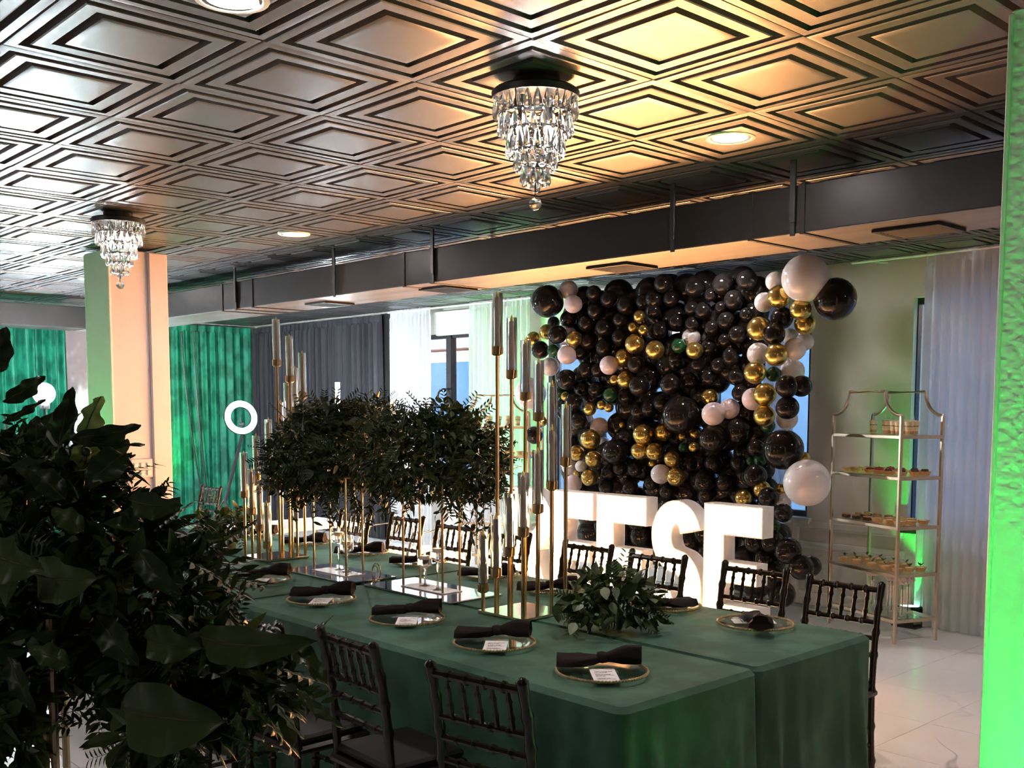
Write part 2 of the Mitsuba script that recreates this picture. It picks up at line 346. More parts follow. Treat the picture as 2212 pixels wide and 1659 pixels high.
# ---------------------------------------------------------------- lamps in the ceiling
def downlight(px, py, z, lab, rad, r=.085):
    c = Zp(px, py, z)
    t = thing('recessed_downlight', lab, 'ceiling light')
    part(t, 'trim_ring', at(ply(lathe([(r, -.002), (r+.006, -.008), (r+.022, -.006), (r+.026, .004), (r, .004)], 28), 'm_trim', 30), tr(c[0], c[1], z)))
    part(t, 'lens', emit(at(ply(lathe([(0.0, -.009), (r*.6, -.007), (r, -.003)], 28), 'm_white', True), tr(c[0], c[1], z)), rad, .6))
DL = np.array([1.0, .86, .84])
downlight(1578, 297, ZC, 'round glowing ceiling downlight right of the hanging crystal chandelier', DL*80)
downlight(635, 505, ZC, 'round glowing ceiling downlight between the far chandelier and the duct', DL*80)
downlight(500, -4, ZC, 'round glowing ceiling downlight cut by the top edge of the picture', DL*80)
downlight(538, 677, ZC, 'small glowing ceiling downlight over the corner of the green and grey drapes', DL*40, .10)
# unseen downlights continue the rows; strengths chosen for window wall, floor and plant
HID = [(4.97, 5.47, 80, 'behind the duct above the bare window'), (4.97, 1.90, 80, 'behind the duct above the balloon wall'), (4.97, -1.66, 80, 'beyond the green stucco column'), (2.085, 6.80, 60, 'behind the pink and green column'),
       (-0.25, 3.24, 60, 'outside the left edge of the picture'), (-0.25, 6.80, 60, 'far outside the left edge of the picture'), (-2.6, -2.2, 26, 'above and behind the viewer, placed to light the foreground plant'), (2.085, -3.90, 20, 'outside the right edge of the picture')]  # the one behind the viewer stands off the rows, lights the near plant
for x, y, pw, l in HID:
    t = thing('recessed_downlight', 'unseen round ceiling downlight '+l, 'ceiling light')
    part(t, 'trim_ring', at(ply(lathe([(.085, -.002), (.107, -.006), (.111, .004), (.085, .004)], 24), 'm_trim', 30), tr(x, y, ZC)))
    part(t, 'lens', emit(at(ply(lathe([(0.0, -.009), (.085, -.003)], 24), 'm_white', True), tr(x, y, ZC)), DL*pw, .5))

def crystal_mesh(h, w):
    n = 10; prof = [(0, 0), (.16*w, -.12*h), (.34*w, -.38*h), (.47*w, -.60*h), (.49*w, -.74*h), (.36*w, -.91*h), (0, -h)]
    m = lathe(prof[::-1], n); m.vertices[:, 1] *= .55; return m
cr_d = ply(crystal_mesh(.072, .034), 'm_crystal'); cr2_d = ply(crystal_mesh(.092, .038), 'm_crystal')
ball_d = ply(trimesh.creation.icosphere(2, .021), 'm_crystal', True)
def chandelier(px, py, lab):
    c = Zp(px, py, ZC); cx, cy = c[0], c[1]
    t = thing('crystal_chandelier', lab, 'chandelier')
    z0 = ZC-.035
    part(t, 'canopy', at(ply(lathe([(0, -.012), (.02, -.012), (.150, -.016), (.150, -.034), (.157, -.034), (.159, -.012), (.150, -.004), (.085, .002), (.085, .035), (0, .035)], 36), 'm_black', 30), tr(cx, cy, z0)))
    tiers = [(.148, .028, 26, 0), (.131, .090, 23, 0), (.100, .145, 18, 1), (.073, .212, 14, 0), (.048, .265, 10, 0)]
    part(t, 'tier_frame', at(ply(cat([tube([(r*math.cos(a), r*math.sin(a), -dz) for a in np.linspace(0, 2*PI, 33)], .003, 5) for r, dz, *_ in tiers] +
        [tube([(r*math.cos(a), r*math.sin(a), -dz) for r, dz, *_ in tiers], .0025, 5) for a in np.arange(4)*PI/2+.3]), 'm_black'), tr(cx, cy, z0)))
    for r, dz, n, big in tiers:
        for i in range(n):
            a = 2*PI*i/n+r*40
            part(t, 'crystal', at(cr2_d if big else cr_d, T().translate([float(cx+r*math.cos(a)), float(cy+r*math.sin(a)), float(z0-dz-.004)]) @ T().rotate([0, 0, 1], math.degrees(a)+90)))
    part(t, 'drop_rod', at(ply(tube([(0, 0, -.265), (0, 0, -.385)], .0022, 6), 'm_black'), tr(cx, cy, z0)))
    part(t, 'drop_ball', at(ball_d, tr(cx, cy, z0-.345, 0, .9))); part(t, 'drop_ball', at(ball_d, tr(cx, cy, z0-.402, 0, 1.1)))
    for s in (-1, 1):
        part(t, 'bulb', emit(at(ply(lathe([(0, -.045), (.008, -.04), (.018, -.02), (.022, .01), (.016, .035), (0, .045)], 12), 'm_white', True), tr(cx+s*.042, cy-s*.028, z0-.150)), np.array([1, .95, .9])*120, .4))
        part(t, 'lamp_socket', at(ply(tube([(0, 0, .04), (0, 0, .13)], .012, 8), 'm_black'), tr(cx+s*.042, cy-s*.028, z0-.150)))
chandelier(1157, 172, 'tiered teardrop crystal flush chandelier hanging over the near end of the green table')
chandelier(255, 459, 'tiered teardrop crystal flush chandelier in front of the pink and green column')

# ---------------------------------------------------------------- drapes and curtains
def drape(p0, p1, z0, z1, wave, amp, header=.08, seed=0, gather=0.0, rows=14):
    r = np.random.default_rng(seed)
    p0, p1 = np.array(p0, float), np.array(p1, float); L = np.linalg.norm(p1-p0); d = (p1-p0)/L; n = np.array([d[1], -d[0]])
    m = int(L/.014)+2; s = np.linspace(0, L, m)
    ph = np.cumsum(r.uniform(.6, 1.5, m))*(L/m)/wave*2*PI
    A = amp*(.55+.9*meshkit.noise(np.stack([s*3, s*0+seed, s*0], 1)))
    zz = np.concatenate([np.linspace(z0, z1-header-.02, rows), [z1-header, z1-header+.012, z1-.015, z1]])
    P = np.zeros((len(zz), m, 3))
    for i, z in enumerate(zz):
        h = (z1-z)/(z1-z0)
        k = 1.0 if z < z1-header else .45
        off = A*k*np.sin(ph+.25*np.sin(h*3+s*2))+.3*A*k*np.sin(2.3*ph+1+h)
        ss = s+.004*np.sin(ph*1.7+h*4)
        P[i, :, :2] = p0+ss[:, None]*d+off[:, None]*n; P[i, :, 2] = z
    return grid_mesh(P)
def curtain(p0, p1, z0, z1, m, wave, amp, lab, seed, header=.08, name='curtain', rod_to=None):
    t = thing(name, lab, 'curtain')
    part(t, 'panel', ply(drape(p0, p1, z0, z1, wave, amp, header, seed), m, True))
    if rod_to is not None:
        t = thing('curtain_rod', 'white curtain rod carrying the '+lab.split(',')[0][:60], 'curtain rod')
        part(t, 'pole', ply(tube([(rod_to[0][0], rod_to[0][1], z1-.02), (rod_to[1][0], rod_to[1][1], z1-.02)], .011, 10), 'm_rod', 30))
        a, b = np.array(rod_to[0]), np.array(rod_to[1])
        for f in (.1, .9): 
            q = a+(b-a)*f; part(t, 'rod_bracket', ply(tube([(q[0], q[1], z1-.035), (XB, q[1], z1-.02)], .006, 6), 'm_rod'))
    return t
CT = 2.86
curtain((6.0, 7.45), (6.0, 6.66), .01, CT, 'm_sheer', .075, .022, 'white sheer curtain left of the bare window', 1, rod_to=((6.0, 7.50), (6.0, 4.97)))
curtain((6.0, 5.96), (6.0, 4.99), .01, CT, 'm_sheer', .075, .022, 'white sheer curtain lit partly green right of the bare window', 2)
curtain((6.05, 2.10), (6.05, 1.81), .70, 2.80, 'm_sheer', .06, .018, 'narrow white sheer curtain peeking past the right side of the balloons', 3)
curtain((5.97, .63), (5.88, -.80), .01, CT, 'm_sheer', .085, .026, 'long white sheer curtain behind the dessert shelf on the right', 4, rod_to=((5.97, 1.25), (5.88, -.82)))
curtain((6.05, 10.86), (6.05, 7.70), .01, 2.83, 'm_graydrape', .12, .036, 'charcoal grey pleated drape along the window wall', 5)
curtain((4.55, 10.90), (6.02, 10.90), .01, 2.83, 'm_greendrape', .15, .034, 'emerald green velvet drape between the column and the grey drape', 6)
curtain((1.4, 10.88), (3.32, 10.88), .01, 2.76, 'm_greendrape', .13, .045, 'emerald green velvet drape at the left edge behind the bright lamp', 7)
t = thing('cable', 'two black cables hanging down the green velvet drape', 'cable')
for x0, x1 in ((400, 442), (425, 452)):
    pts = [Yp(x0+(x1-x0)*(q**1.6)-8*(1-q), 715+(1100-715)*q, 10.80) for q in np.linspace(0, 1, 12)]
    part(t, 'strand', ply(tube(pts, .012, 5), 'm_black'))
t = thing('photo_backdrop', 'shiny printed vinyl backdrop hung beside the left green drape', 'backdrop')
g = np.array([[(3.34+u*1.2, 10.86-.03*math.sin(u*9+v*5), .1+v*2.58) for u in np.linspace(0, 1, 40)] for v in np.linspace(0, 1, 30)])
part(t, 'sheet', ply(grid_mesh(g), 'm_banner', True))
part(t, 'top_pole', ply(tube([(3.3, 10.87, 2.70), (4.6, 10.87, 2.70)], .014, 8), 'm_rod', 30))

# ---------------------------------------------------------------- outside the windows
struct('ground_outside', ply(box(XB+.2, 40, -30, 40, -.3, -.2), 'm_asphalt'))
t = thing('tarp_fence', 'blue tarp fence standing outside the windows', 'fence')
TX = 9.0; tz = Xp(990, 782, TX)[2]
P = np.array([[(TX+.04*math.sin(yy*2.1+z), yy, z) for yy in np.linspace(-9, 22, 120)] for z in np.linspace(-.2, tz, 12)])
part(t, 'tarp', ply(grid_mesh(P), 'm_tarp', True))
for yy in np.arange(-8, 22, 2.4): part(t, 'post', ply(tube([(TX+.1, yy, -.2), (TX+.1, yy, tz+.02)], .03, 8), 'm_rail'))
t = thing('outside_building', 'pale sunlit building with a dark railing seen through the window', 'building')
part(t, 'wall', ply(box(16, 17, -20, 30, -.2, 9), 'm_building'))
rl = Xp(990, 755, 13.0)[2]
part(t, 'railing', ply(cat([tube([(13, -10, rl), (13, 26, rl)], .035, 6)]+[tube([(13, yy, rl-1.4), (13, yy, rl)], .04, 6) for yy in np.arange(-10, 26, 1.6)]), 'm_rail'))
part(t, 'terrace', ply(box(12.9, 16, -20, 30, -.2, rl-1.3), 'm_building'))

# ---------------------------------------------------------------- tables with velvet cloths
TZ = 0.76
pA, pM, pB = Zp(1345, 1533, TZ), Zp(1648, 1450, TZ), Zp(1885, 1371, TZ)
TX0, TXM, TX1 = pA[0], (pM[0]+.015), pB[0]
TY0 = (pA[1]+pB[1])/2; TYM = Zp(786, 1261, TZ)[1]; TY2 = TYM+(TYM-TY0)
def cloth(x0, x1, y0, y1, ex, seed):
    """ex: which sides hang free (xmin, xmax, ymin, ymax)"""
    r = np.random.default_rng(seed); R = .035
    pts, nor, fold = [], [], []
    def side(p, q, n, free):
        L = np.linalg.norm(np.subtract(q, p)); m = int(L/.02)
        for s in np.linspace(0, 1, m, endpoint=False):
            pts.append(np.add(p, np.multiply(np.subtract(q, p), s))); nor.append(n); fold.append((s*L, L, free))
    def corner(c, a0, fr):
        for a in np.linspace(a0, a0+PI/2, 12, endpoint=False):
            n = (math.cos(a), math.sin(a)); pts.append(np.add(c, np.multiply(n, R))); nor.append(n); fold.append((0, 0, fr))
    xa, xb, ya, yb = x0+R, x1-R, y0+R, y1-R
    side((xa, y0), (xb, y0), (0, -1), ex[2]); corner((xb, ya), -PI/2, ex[2]*ex[1])
    side((x1, ya), (x1, yb), (1, 0), ex[1]); corner((xb, yb), 0, ex[1]*ex[3])
    side((xb, y1), (xa, y1), (0, 1), ex[3]); corner((xa, yb), PI/2, ex[3]*ex[0])
    side((x0, yb), (x0, ya), (-1, 0), ex[0]); corner((xa, ya), PI, ex[0]*ex[2])
    pts, nor = np.array(pts), np.array(nor); n = len(pts)
    free = np.array([f[2] for f in fold], float); iscor = np.array([f[1] == 0 for f in fold], float)
    s = np.array([f[0] for f in fold]); L = np.array([max(f[1], .01) for f in fold])
    near = np.where(iscor > 0, 1.0, np.exp(-np.minimum(s, L-s)/.10))
    k = 9
    def smoothp(a): 
        return np.convolve(np.concatenate([a[-k:], a, a[:k]]), np.ones(2*k+1)/(2*k+1), 'same')[k:-k]
    free, near = smoothp(free), smoothp(near)
    ph = np.cumsum(np.linalg.norm(np.roll(pts, -1, 0)-pts, axis=1))
    zs = [(.0, 0.0), (.006, .010), (.016, .014), (.04, .015), (.10, .016), (.2, .018), (.32, .02), (.45, .024), (.58, .03), (.70, .036), (TZ-.008, .04)]
    V = [np.c_[pts-nor*.012, np.full(n, TZ)]]
    for dz, out in zs[1:]:
        h = dz/TZ
        w = free*(out*.9 + h*(.085*near*(1+.9*np.sin(ph*2*PI/.15+seed)) + .012*np.sin(ph*2*PI/.34+seed*2+h)+.006*np.sin(ph*2*PI/.13+seed))) + (1-free)*.002
        V.append(np.c_[pts+nor*(w-.012*(dz < .01))[:, None], np.full(n, TZ-dz)])
    P = np.array(V); P = np.concatenate([P, P[:, :1]], 1)
    skirt = grid_mesh(P)
    skirt.merge_vertices()
    # top as its own grid with faint wrinkles, meeting the rim
    top = trimesh.Trimesh(*trimesh.creation.triangulate_polygon(Polygon(pts-nor*.012), engine='earcut'), process=False) if False else None
    nx, ny = 24, 70
    gx, gy = np.meshgrid(np.linspace(x0+.03, x1-.03, nx), np.linspace(y0+.03, y1-.03, ny), indexing='ij')
    gz = TZ+.0028*(meshkit.fbm(np.stack([gx*9+gy*3, gy*6, gx*0+seed], -1), 3)-.5)
    tg = grid_mesh(np.stack([gx, gy, gz], -1))
    ring_in = Polygon([(x0+.03, y0+.03), (x1-.03, y0+.03), (x1-.03, y1-.03), (x0+.03, y1-.03)])
    ring = Polygon(pts-nor*.012).difference(ring_in.buffer(-.004))
    rv, rf = trimesh.creation.triangulate_polygon(ring, engine='earcut')
    rm = trimesh.Trimesh(np.c_[rv, np.full(len(rv), TZ-.0004)], rf, process=False)
    return skirt, cat([tg, rm])
g = .006
specs = [(TX0, TXM-g, TY0, TYM-g, (1, 0, 1, 0), 'near left hand banquet table covered in green velvet, nearest the two empty chairs'),
         (TXM+g, TX1, TY0+.01, TYM-g, (0, .25, 1, 0), 'near banquet table covered in green velvet on the side of the glowing letters'),
         (TX0, TXM-g, TYM+g, TY2, (1, 0, 0, 1), 'far banquet table covered in green velvet behind the big foreground plant'),
         (TXM+g, TX1, TYM+g, TY2, (0, .25, 0, 1), 'far banquet table covered in green velvet on the window side')]
for i, (a, b, c, d, ex, lab) in enumerate(specs):
    t = thing('banquet_table', lab, 'table')
    part(t, 'tabletop', ply(bbox(a+.03, b-.03, c+.03, d-.03, TZ-.04, TZ-.012), 'm_gray'))
    for x in (a+.12, b-.12):
        for y in (c+.25, d-.25): part(t, 'leg', ply(tube([(x, y, 0), (x, y, TZ-.03)], .016, 6), 'm_gray'))
    sk, tp = cloth(a, b, c, d, ex, i+3)
    k = part(t, 'tablecloth', ply(cat([sk, tp]), 'm_velvet', smooth=40), label='green velvet tablecloth')

# ---------------------------------------------------------------- chiavari chairs
def bamboo(p, q, r, n=8, rings=(.25, .5, .75)):
    p, q = np.array(p, float), np.array(q, float); out = [(0, r)]
    L = np.linalg.norm(q-p)
    for f in rings:
        d = .010/L; out += [(f-d, r), (f-d*.4, r*1.38), (f+d*.4, r*1.38), (f+d, r)]
    out.append((1, r))
    return tube([p+(q-p)*f for f, _ in out], [x for _, x in out], n)
CW = .175
def post(s):
    ctr = [(-.20, 0, .0), (-.175, 0, .25), (-.17, 0, .45), (-.182, 0, .62), (-.205, 0, .78), (-.235, 0, .905)]
    zs = np.linspace(0, .905, 46); cx = np.interp(zs, [c[2] for c in ctr], [c[0] for c in ctr])
    r = np.full(46, .0155); 
    for rz in (.12, .28, .44, .60, .70, .80, .875): r += .006*np.exp(-((zs-rz)/.010)**2)
    r[-1] = .019; zs = np.append(zs, [.915, .925]); cx = np.append(cx, [cx[-1]-.002]*2); r = np.append(r, [.019, .008])
    return tube(np.c_[cx, np.full(48, s*CW), zs], r, 8)
def bx_(z): return float(np.interp(z, [0, .25, .45, .62, .78, .905], [-.20, -.175, -.17, -.182, -.205, -.235]))
CP = {}
CP['seat'] = [ply(bbox(-.20, .15, -.195, .195, .415, .45, .012), 'm_chair')]
CP['cushion'] = [ply(bbox(-.18, .14, -.18, .18, .451, .485, .02), 'm_lampoff')]
CP['leg'] = [ply(post(s), 'm_chair', True) for s in (-1, 1)] + [ply(bamboo((.125, s*.17, 0), (.125, s*.17, .42), .0155, 8, (.2, .4, .6, .8)), 'm_chair', 30) for s in (-1, 1)]
RZ = [.885, .745, .675, .600]
CP['rail'] = [ply(bamboo((bx_(z), -CW, z), (bx_(z), CW, z), .0115 if i else .014, 8, (.2, .4, .6, .8)), 'm_chair', 30) for i, z in enumerate(RZ)]
CP['spindle'] = [ply(bamboo((bx_(.885), y, .885), (bx_(.745), y, .745), .0085, 6, (.3, .7)), 'm_chair', 30) for y in np.linspace(-CW, CW, 7)[1:-1]]
CP['stretcher'] = [ply(bamboo((-.185, s*CW, .20), (.125, s*.17, .20), .009, 6), 'm_chair', 30) for s in (-1, 1)] + [ply(bamboo((.125, -.17, .27), (.125, .17, .27), .009, 6), 'm_chair', 30), ply(bamboo((-.187, -CW, .27), (-.187, CW, .27), .009, 6), 'm_chair', 30)]
def chair(x, y, rz, lab):
    t = thing('chiavari_chair', lab, 'chair', 'dark chiavari chairs around the long table')
    M = tr(x, y, 0, rz)
    for nm, ds in CP.items():
        for d in ds: part(t, nm, at(d, M))
def chair_at(pa, pb, rz0, lab, z=.92):
    """finials seen at two pixels"""
    a, b = Zp(*pa, z), Zp(*pb, z); c = (a+b)/2
    th = math.radians(rz0)
    o = np.array([math.cos(th), math.sin(th)])*(-.236)
    chair(c[0]-o[0]+(.08 if rz0 > 90 else 0), c[1]-o[1], rz0, lab)
chair_at((935, 1430), (1122, 1467), 10, 'dark chiavari chair on the near side of the table, closest to the viewer')
chair_at((690, 1352), (808, 1390), -3, 'dark chiavari chair on the near side half behind the big plant leaves')
for y, l in ((.36, 'dark chiavari chair on the near side, its legs just showing under the plant'), (1.05, 'dark chiavari chair on the near side hidden behind the foreground plant')):
    chair(.36, y, 0, l)
farl = [((1729, 1242), (1887, 1265), 'dark chiavari chair rightmost on the far side in front of the dessert shelf'),
        ((1549, 1215), (1677, 1232), 'dark chiavari chair in front of the rightmost glowing letter E'),
        ((1347, 1188), (1458, 1205), 'dark chiavari chair in front of the glowing letter S'),
        ((1206, 1166), (1297, 1182), 'dark chiavari chair in front of the middle glowing letters E'),
        ((1042, 1143), (1122, 1156), 'dark chiavari chair behind the rods of the near candelabra'),
        ((929, 1125), (1001, 1137), 'dark chiavari chair against the white sheer curtain'),
        ((830, 1108), (893, 1120), 'dark chiavari chair against the lower end of the grey drape'),
        ((716, 1097), (785, 1110), 'dark chiavari chair behind the floating candles on the far mirror tray')]
for a, b, l in farl: chair_at(a, b, 182, l)
chair_at((428, 1047), (453, 1052), 182, 'dark chiavari chair standing alone before the green drape')

# ---------------------------------------------------------------- glowing letters
def letter_poly(ch, w, h):
    s = .19*h
    if ch == 'E':
        return unary_union([Polygon([(0, 0), (.36*w, 0), (.36*w, h), (0, h)])]+[Polygon([(0, a), (b*w, a), (b*w, a+t_), (0, a+t_)]) for a, t_, b in ((0, .235*h, .98), (.40*h, .165*h, .92), (.765*h, .235*h, 1.0))])
    if ch == 'R':
        bowl = unary_union([Point(.58*w, .71*h).buffer(.29*h, 32), Polygon([(.1*w, .42*h), (.58*w, .42*h), (.58*w, h), (.1*w, h)])])
        hole = unary_union([Point(.54*w, .71*h).buffer(.115*h, 24), Polygon([(.36*w, .595*h), (.54*w, .595*h), (.54*w, .825*h), (.36*w, .825*h)])])
        leg = Polygon([(.40*w, .50*h), (.74*w, .50*h), (1.06*w, 0), (.68*w, 0)])
        return unary_union([Polygon([(0, 0), (.36*w, 0), (.36*w, h), (0, h)]), bowl.difference(hole), leg]).difference(hole)
    # S: a thick stroke along two arcs
    pts = []
    rx, ry = .33*w, .245*h
    for a in np.linspace(math.radians(15), math.radians(250), 24): pts.append((.5*w+rx*math.cos(a), .745*h+ry*.95*math.sin(a)))
    for a in np.linspace(math.radians(70), math.radians(-165), 24): pts.append((.5*w+rx*1.06*math.cos(a), .262*h+ry*1.02*math.sin(a)))
    from shapely.geometry import LineString
    S = LineString(pts).buffer(.125*h*.82+.015, cap_style=2, join_style=1)
    x0, y0, x1, y1 = S.bounds
    from shapely import affinity
    return affinity.scale(affinity.translate(S, -x0, -y0), w/(x1-x0), h/(y1-y0), origin=(0, 0))
LX, LD = 4.62, .14
ltop = np.mean([Xp(1520, 1087, LX)[2], Xp(1288, 1066, LX)[2], Xp(1193, 1058, LX)[2]])
def letter(ch, pxl, pxr, lab):
    ya = Xp(pxl, 1150, LX)[1]; yb = Xp(pxr, 1150, LX)[1]; w = ya-yb; h = ltop
    P = letter_poly(ch, w, h)
    M = np.eye(4); M[:3, 0] = (0, -1, 0); M[:3, 1] = (0, 0, 1); M[:3, 2] = (-1, 0, 0); M[:3, 3] = (LX+LD, ya, 0.0)
    wall = P.difference(P.buffer(-.010, join_style=2))
    t = thing('marquee_letter', lab, 'light-up letter')
    part(t, 'side_wall', ply(moved(extr(wall, LD), M), 'm_white'))
    part(t, 'back_plate', ply(moved(extr(P, .008), M), 'm_white'))
    M2 = M.copy(); M2[0, 3] = LX+.05
    face = extr(P.buffer(-.013, join_style=2), .004)
    face = moved(face, M2)
    tri = face.triangles_center; keep = face.face_normals[:, 0] < -.9
    face = trimesh.Trimesh(face.vertices, face.faces[keep], process=False); face.remove_unreferenced_vertices()
    part(t, 'lit_panel', emit(ply(face, 'm_white'), LETTER, 3))
letter('R', 1094, 1180, 'glowing white marquee letter R, leftmost of the row, behind the candelabra')
letter('E', 1191, 1281, 'glowing white marquee letter E just right of the letter R')
letter('E', 1288, 1396, 'glowing white marquee letter E in the middle, left of the letter S')
letter('S', 1407, 1517, 'glowing white marquee letter S behind the low bowl of greenery')
letter('E', 1520, 1647, 'glowing white marquee letter E at the right end of the row')

# ---------------------------------------------------------------- balloons
BL = {}
def balloon_mesh(sub=3):
    m = trimesh.creation.icosphere(sub, 1.0); v = m.vertices.copy()
    z = v[:, 2]; k = np.where(z < 0, 1+.10*(-z)**2.2, 1.0); v[:, 2] *= k; v[:, :2] *= (1-.05*np.clip(-z, 0, 1)**2)[:, None]
    m.vertices = v
    knot = lathe([(0, -1.07), (.035, -1.10), (.05, -1.14), (.075, -1.17), (.03, -1.165), (0, -1.15)], 8)
    return cat([m, knot])
bm = balloon_mesh(3)
for c in ('black', 'white', 'pink', 'gold', 'green'): BL[c] = ply(bm, 'm_balloon_'+c, True)
BX = 5.30
bal = []   # colour, px, py, r, layer (0 front .. 2 back)
def B(s, layer=1):
    for tok in s.split(';'):
        tok = tok.strip()
        if tok:
            c, x, y, r = tok.split(); bal.append((dict(k='black', w='white', p='pink', g='gold', n='green')[c], float(x), float(y), float(r), layer))
B('k 1182 651 36; p 1238 657 20; g 1240 732 18; p 1224 767 21; k 1204 723 21; k 1167 756 20; n 1195 757 14; g 1381 683 13; g 1368 707 12; g 1390 713 12; g 1371 743 22; g 1415 756 21; g 1500 757 19; n 1466 747 16; w 1740 601 52.5; g 1683 641 26; g 1730 669 24; g 1639 710 26; k 1672 722 25; g 1677 766 26; g 1631 805 25; k 1700 835 25.5; g 1652 852 25.5; k 1701 881 26; g 1651 898 24; p 1541 894 26; k 1471 897 42; p 1315.6 789 21; k 1374 788 19; k 1381 834 23; g 1327.6 821 11; g 1351 821 19; n 1317.5 853 15; g 1274 884 15; g 1300 875 11; g 1315 880 11; g 1275.7 949 23; g 1246.6 978.5 18; g 1282 992 19; w 1255 1007 13; g 1273 1032 19; p 1238 1045 20; g 1389 939 23; g 1382 974 20; g 1414 976 20; g 1452 992 18; w 1427 1024 22; g 1460 1030 21; g 1498 966 11; k 1692 971 45; w 1743.5 1043 52; k 1631 1028 26; g 1646 1057 19; k 1660 1074 23; k 1692 1108 21; g 1606 1076 19; k 1703 1190 30; k 1731 1226 28; k 1224 820 23; k 1239 869 20; k 1252 910 20; k 1328 976 28; k 1448 831 23; k 1541 947 32', 0)
B('w 1228 626 21; k 1283 633 17; k 1315 646 19; k 1352 659 21; k 1287 672 19; k 1229 690 20; k 1266 699 18; k 1305 708 20; k 1340 691 17; k 1340 728 19; g 1348 772 20; g 1181 717 17; g 1153 733 17; w 1229 719 15; k 1271 737 19; k 1306 750 20; k 1254 762 16; k 1390 651 17; k 1433 612 21; k 1414 646 21; k 1450 645 18; k 1501 619 24; k 1562 614 24; k 1614 605 23; k 1585 648 22; k 1536 637 15; k 1412 671 19; k 1494 666 16; k 1519 671 19; k 1558 664 14; k 1569 693 20; k 1612 679 15; k 1461 694 18; k 1496 700 17; k 1426 713 20; k 1539 708 17; k 1593 723 20; k 1567 735 16; w 1493 729 20; k 1531 750 17; k 1577 768 17; k 1458 772 18; k 1804 646 47; w 1675 608 22; w 1651 653 22; g 1739 700 24; k 1689 687 25; w 1638 764.5 25; w 1717 754 25; n 1671 808 17; k 1731 834 24; p 1627 862 25; w 1188 792 21; k 1266 799 19; k 1292 800 16; w 1146 850 35; k 1154 940 20; g 1171 910 12; n 1207 846 13; g 1221 856 10; k 1258 839 19; k 1288 841 18; k 1352 856 18; p 1295 922 21; g 1344 918 7; k 1381 888 21; k 1403 883 19; k 1461 783 19; k 1508 788 17; k 1579 773 18; k 1491 823 19; k 1532 816 19; k 1589 815 18; k 1552 790 17; g 1533 858 19; p 1576 883 23; k 1598 849 18; g 1433 934 20; g 1474 943 10; g 1501 937 11; w 1231 1009 18; g 1247 1023 9; k 1352 944 18; k 1372 1013 18; k 1316 1020 18; k 1340 1011 17; k 1310 1052 18; k 1361 1052 18; n 1476 967 11; g 1409 1001 9; k 1595 932 29; k 1488 1001 19; k 1541 1001 20; k 1522 1039 24; k 1567 1042 21; n 1659 920 16; n 1642 994 14; k 1633 968 20; n 1622 996 10; g 1687 1057 14; w 1693 1082 17; n 1673 1136 13; k 1752 1223 23; k 1668 1170 26; k 1631 1170 25; k 1690 1285 28; k 1672 1245 28; k 1407 1043 17; k 1441 1061 18; k 1526 1067 18; k 1595 1001 18; k 1430 870 19; k 1508 862 16', 1)
B('k 1258 651 17; w 1254 682 12; k 1330 676 13; k 1196 697 14; k 1366 690 15; w 1708 727 18; w 1738 738 20; w 1712 802 27; w 1700 905 24; w 1308 815 17; p 1303 958 15; w 1490 1036 18; w 1617 1026 24; g 1738 988 12; w 1679 1141 17; k 1290 769 14', 2)
# black balloons that close the rest of the wall behind these
cand = []
rr = np.random.default_rng(11)
poly = Polygon([(1240, 640), (1400, 615), (1640, 590), (1660, 700), (1640, 800), (1650, 960), (1690, 1100), (1700, 1290), (1640, 1300), (1560, 1240), (1280, 1200), (1240, 1060), (1225, 960), (1215, 860), (1240, 760)])
gaps = [(1441, 1215, 0), (1302, 893, 9), (1573, 852, 8), (1218, 795, 14)]
for _ in range(20000):
    x, y = rr.uniform(1215, 1710), rr.uniform(590, 1300); r = rr.uniform(29, 36)
    if not poly.buffer(-8).contains(Point(x, y)): continue
    if any(math.hypot(x-a, y-b) < r+c for a, b, c in gaps if c): continue
    if any(math.hypot(x-a, y-b) < (r+c)*.54 for a, b, c in cand): continue
    cand.append((x, y, r))
print('fill', len(cand), 'black', sum(q[0] == 'black' for q in bal))
for x, y, r in cand: bal.append(('black', x, y, r, 2))
bcol = dict(black='shiny black balloon', white='white balloon', pink='pale pink white balloon', gold='chrome gold balloon', green='dark green balloon')
special = {(1182, 651): 'large shiny black balloon at the top left corner of the balloon wall', (1740, 601): 'largest white balloon at the top right of the balloon wall',
 (1804, 646): 'large shiny black balloon sticking out at the top right beside the biggest white one', (1743.5, 1043): 'big white balloon low on the right beside the dessert shelf',
 (1692, 971): 'large shiny black balloon on the right side above the low big white one', (1471, 897): 'largest shiny black balloon in the middle of the balloon wall',
 (1146, 850): 'big white balloon at the left edge behind the candelabra tubes', (1541, 894): 'pale pink white balloon right of the largest middle black one'}
ORD = ['topmost', 'second', 'third', 'fourth', 'fifth', 'sixth', 'seventh', 'eighth', 'ninth', 'tenth', 'eleventh', 'twelfth', 'thirteenth', 'fourteenth', 'fifteenth', 'sixteenth', 'seventeenth', 'eighteenth', 'nineteenth', 'twentieth']+['twenty-'+q for q in ('first', 'second', 'third', 'fourth', 'fifth', 'sixth', 'seventh', 'eighth', 'ninth')]+['thirtieth']+['thirty-'+q for q in ('first', 'second', 'third', 'fourth', 'fifth', 'sixth', 'seventh', 'eighth', 'ninth')]
def strip_of(c, x):
    if c in ('black', 'gold'):
        n = ['left edge', 'second strip from left', 'third strip from left', 'middle strip', 'third strip from right', 'second strip from right', 'right edge']
        return n[int(np.searchsorted([1235, 1300, 1365, 1450, 1535, 1625], x))]
    n = ['left side', 'middle', 'right side']; return n[int(np.searchsorted([1330, 1585], x))]
groups_b = {}
for c, x, y, r, l in bal:
    if (x, y) not in special: groups_b.setdefault((c, strip_of(c, x), l == 2 and c == 'black'), []).append((y, x))
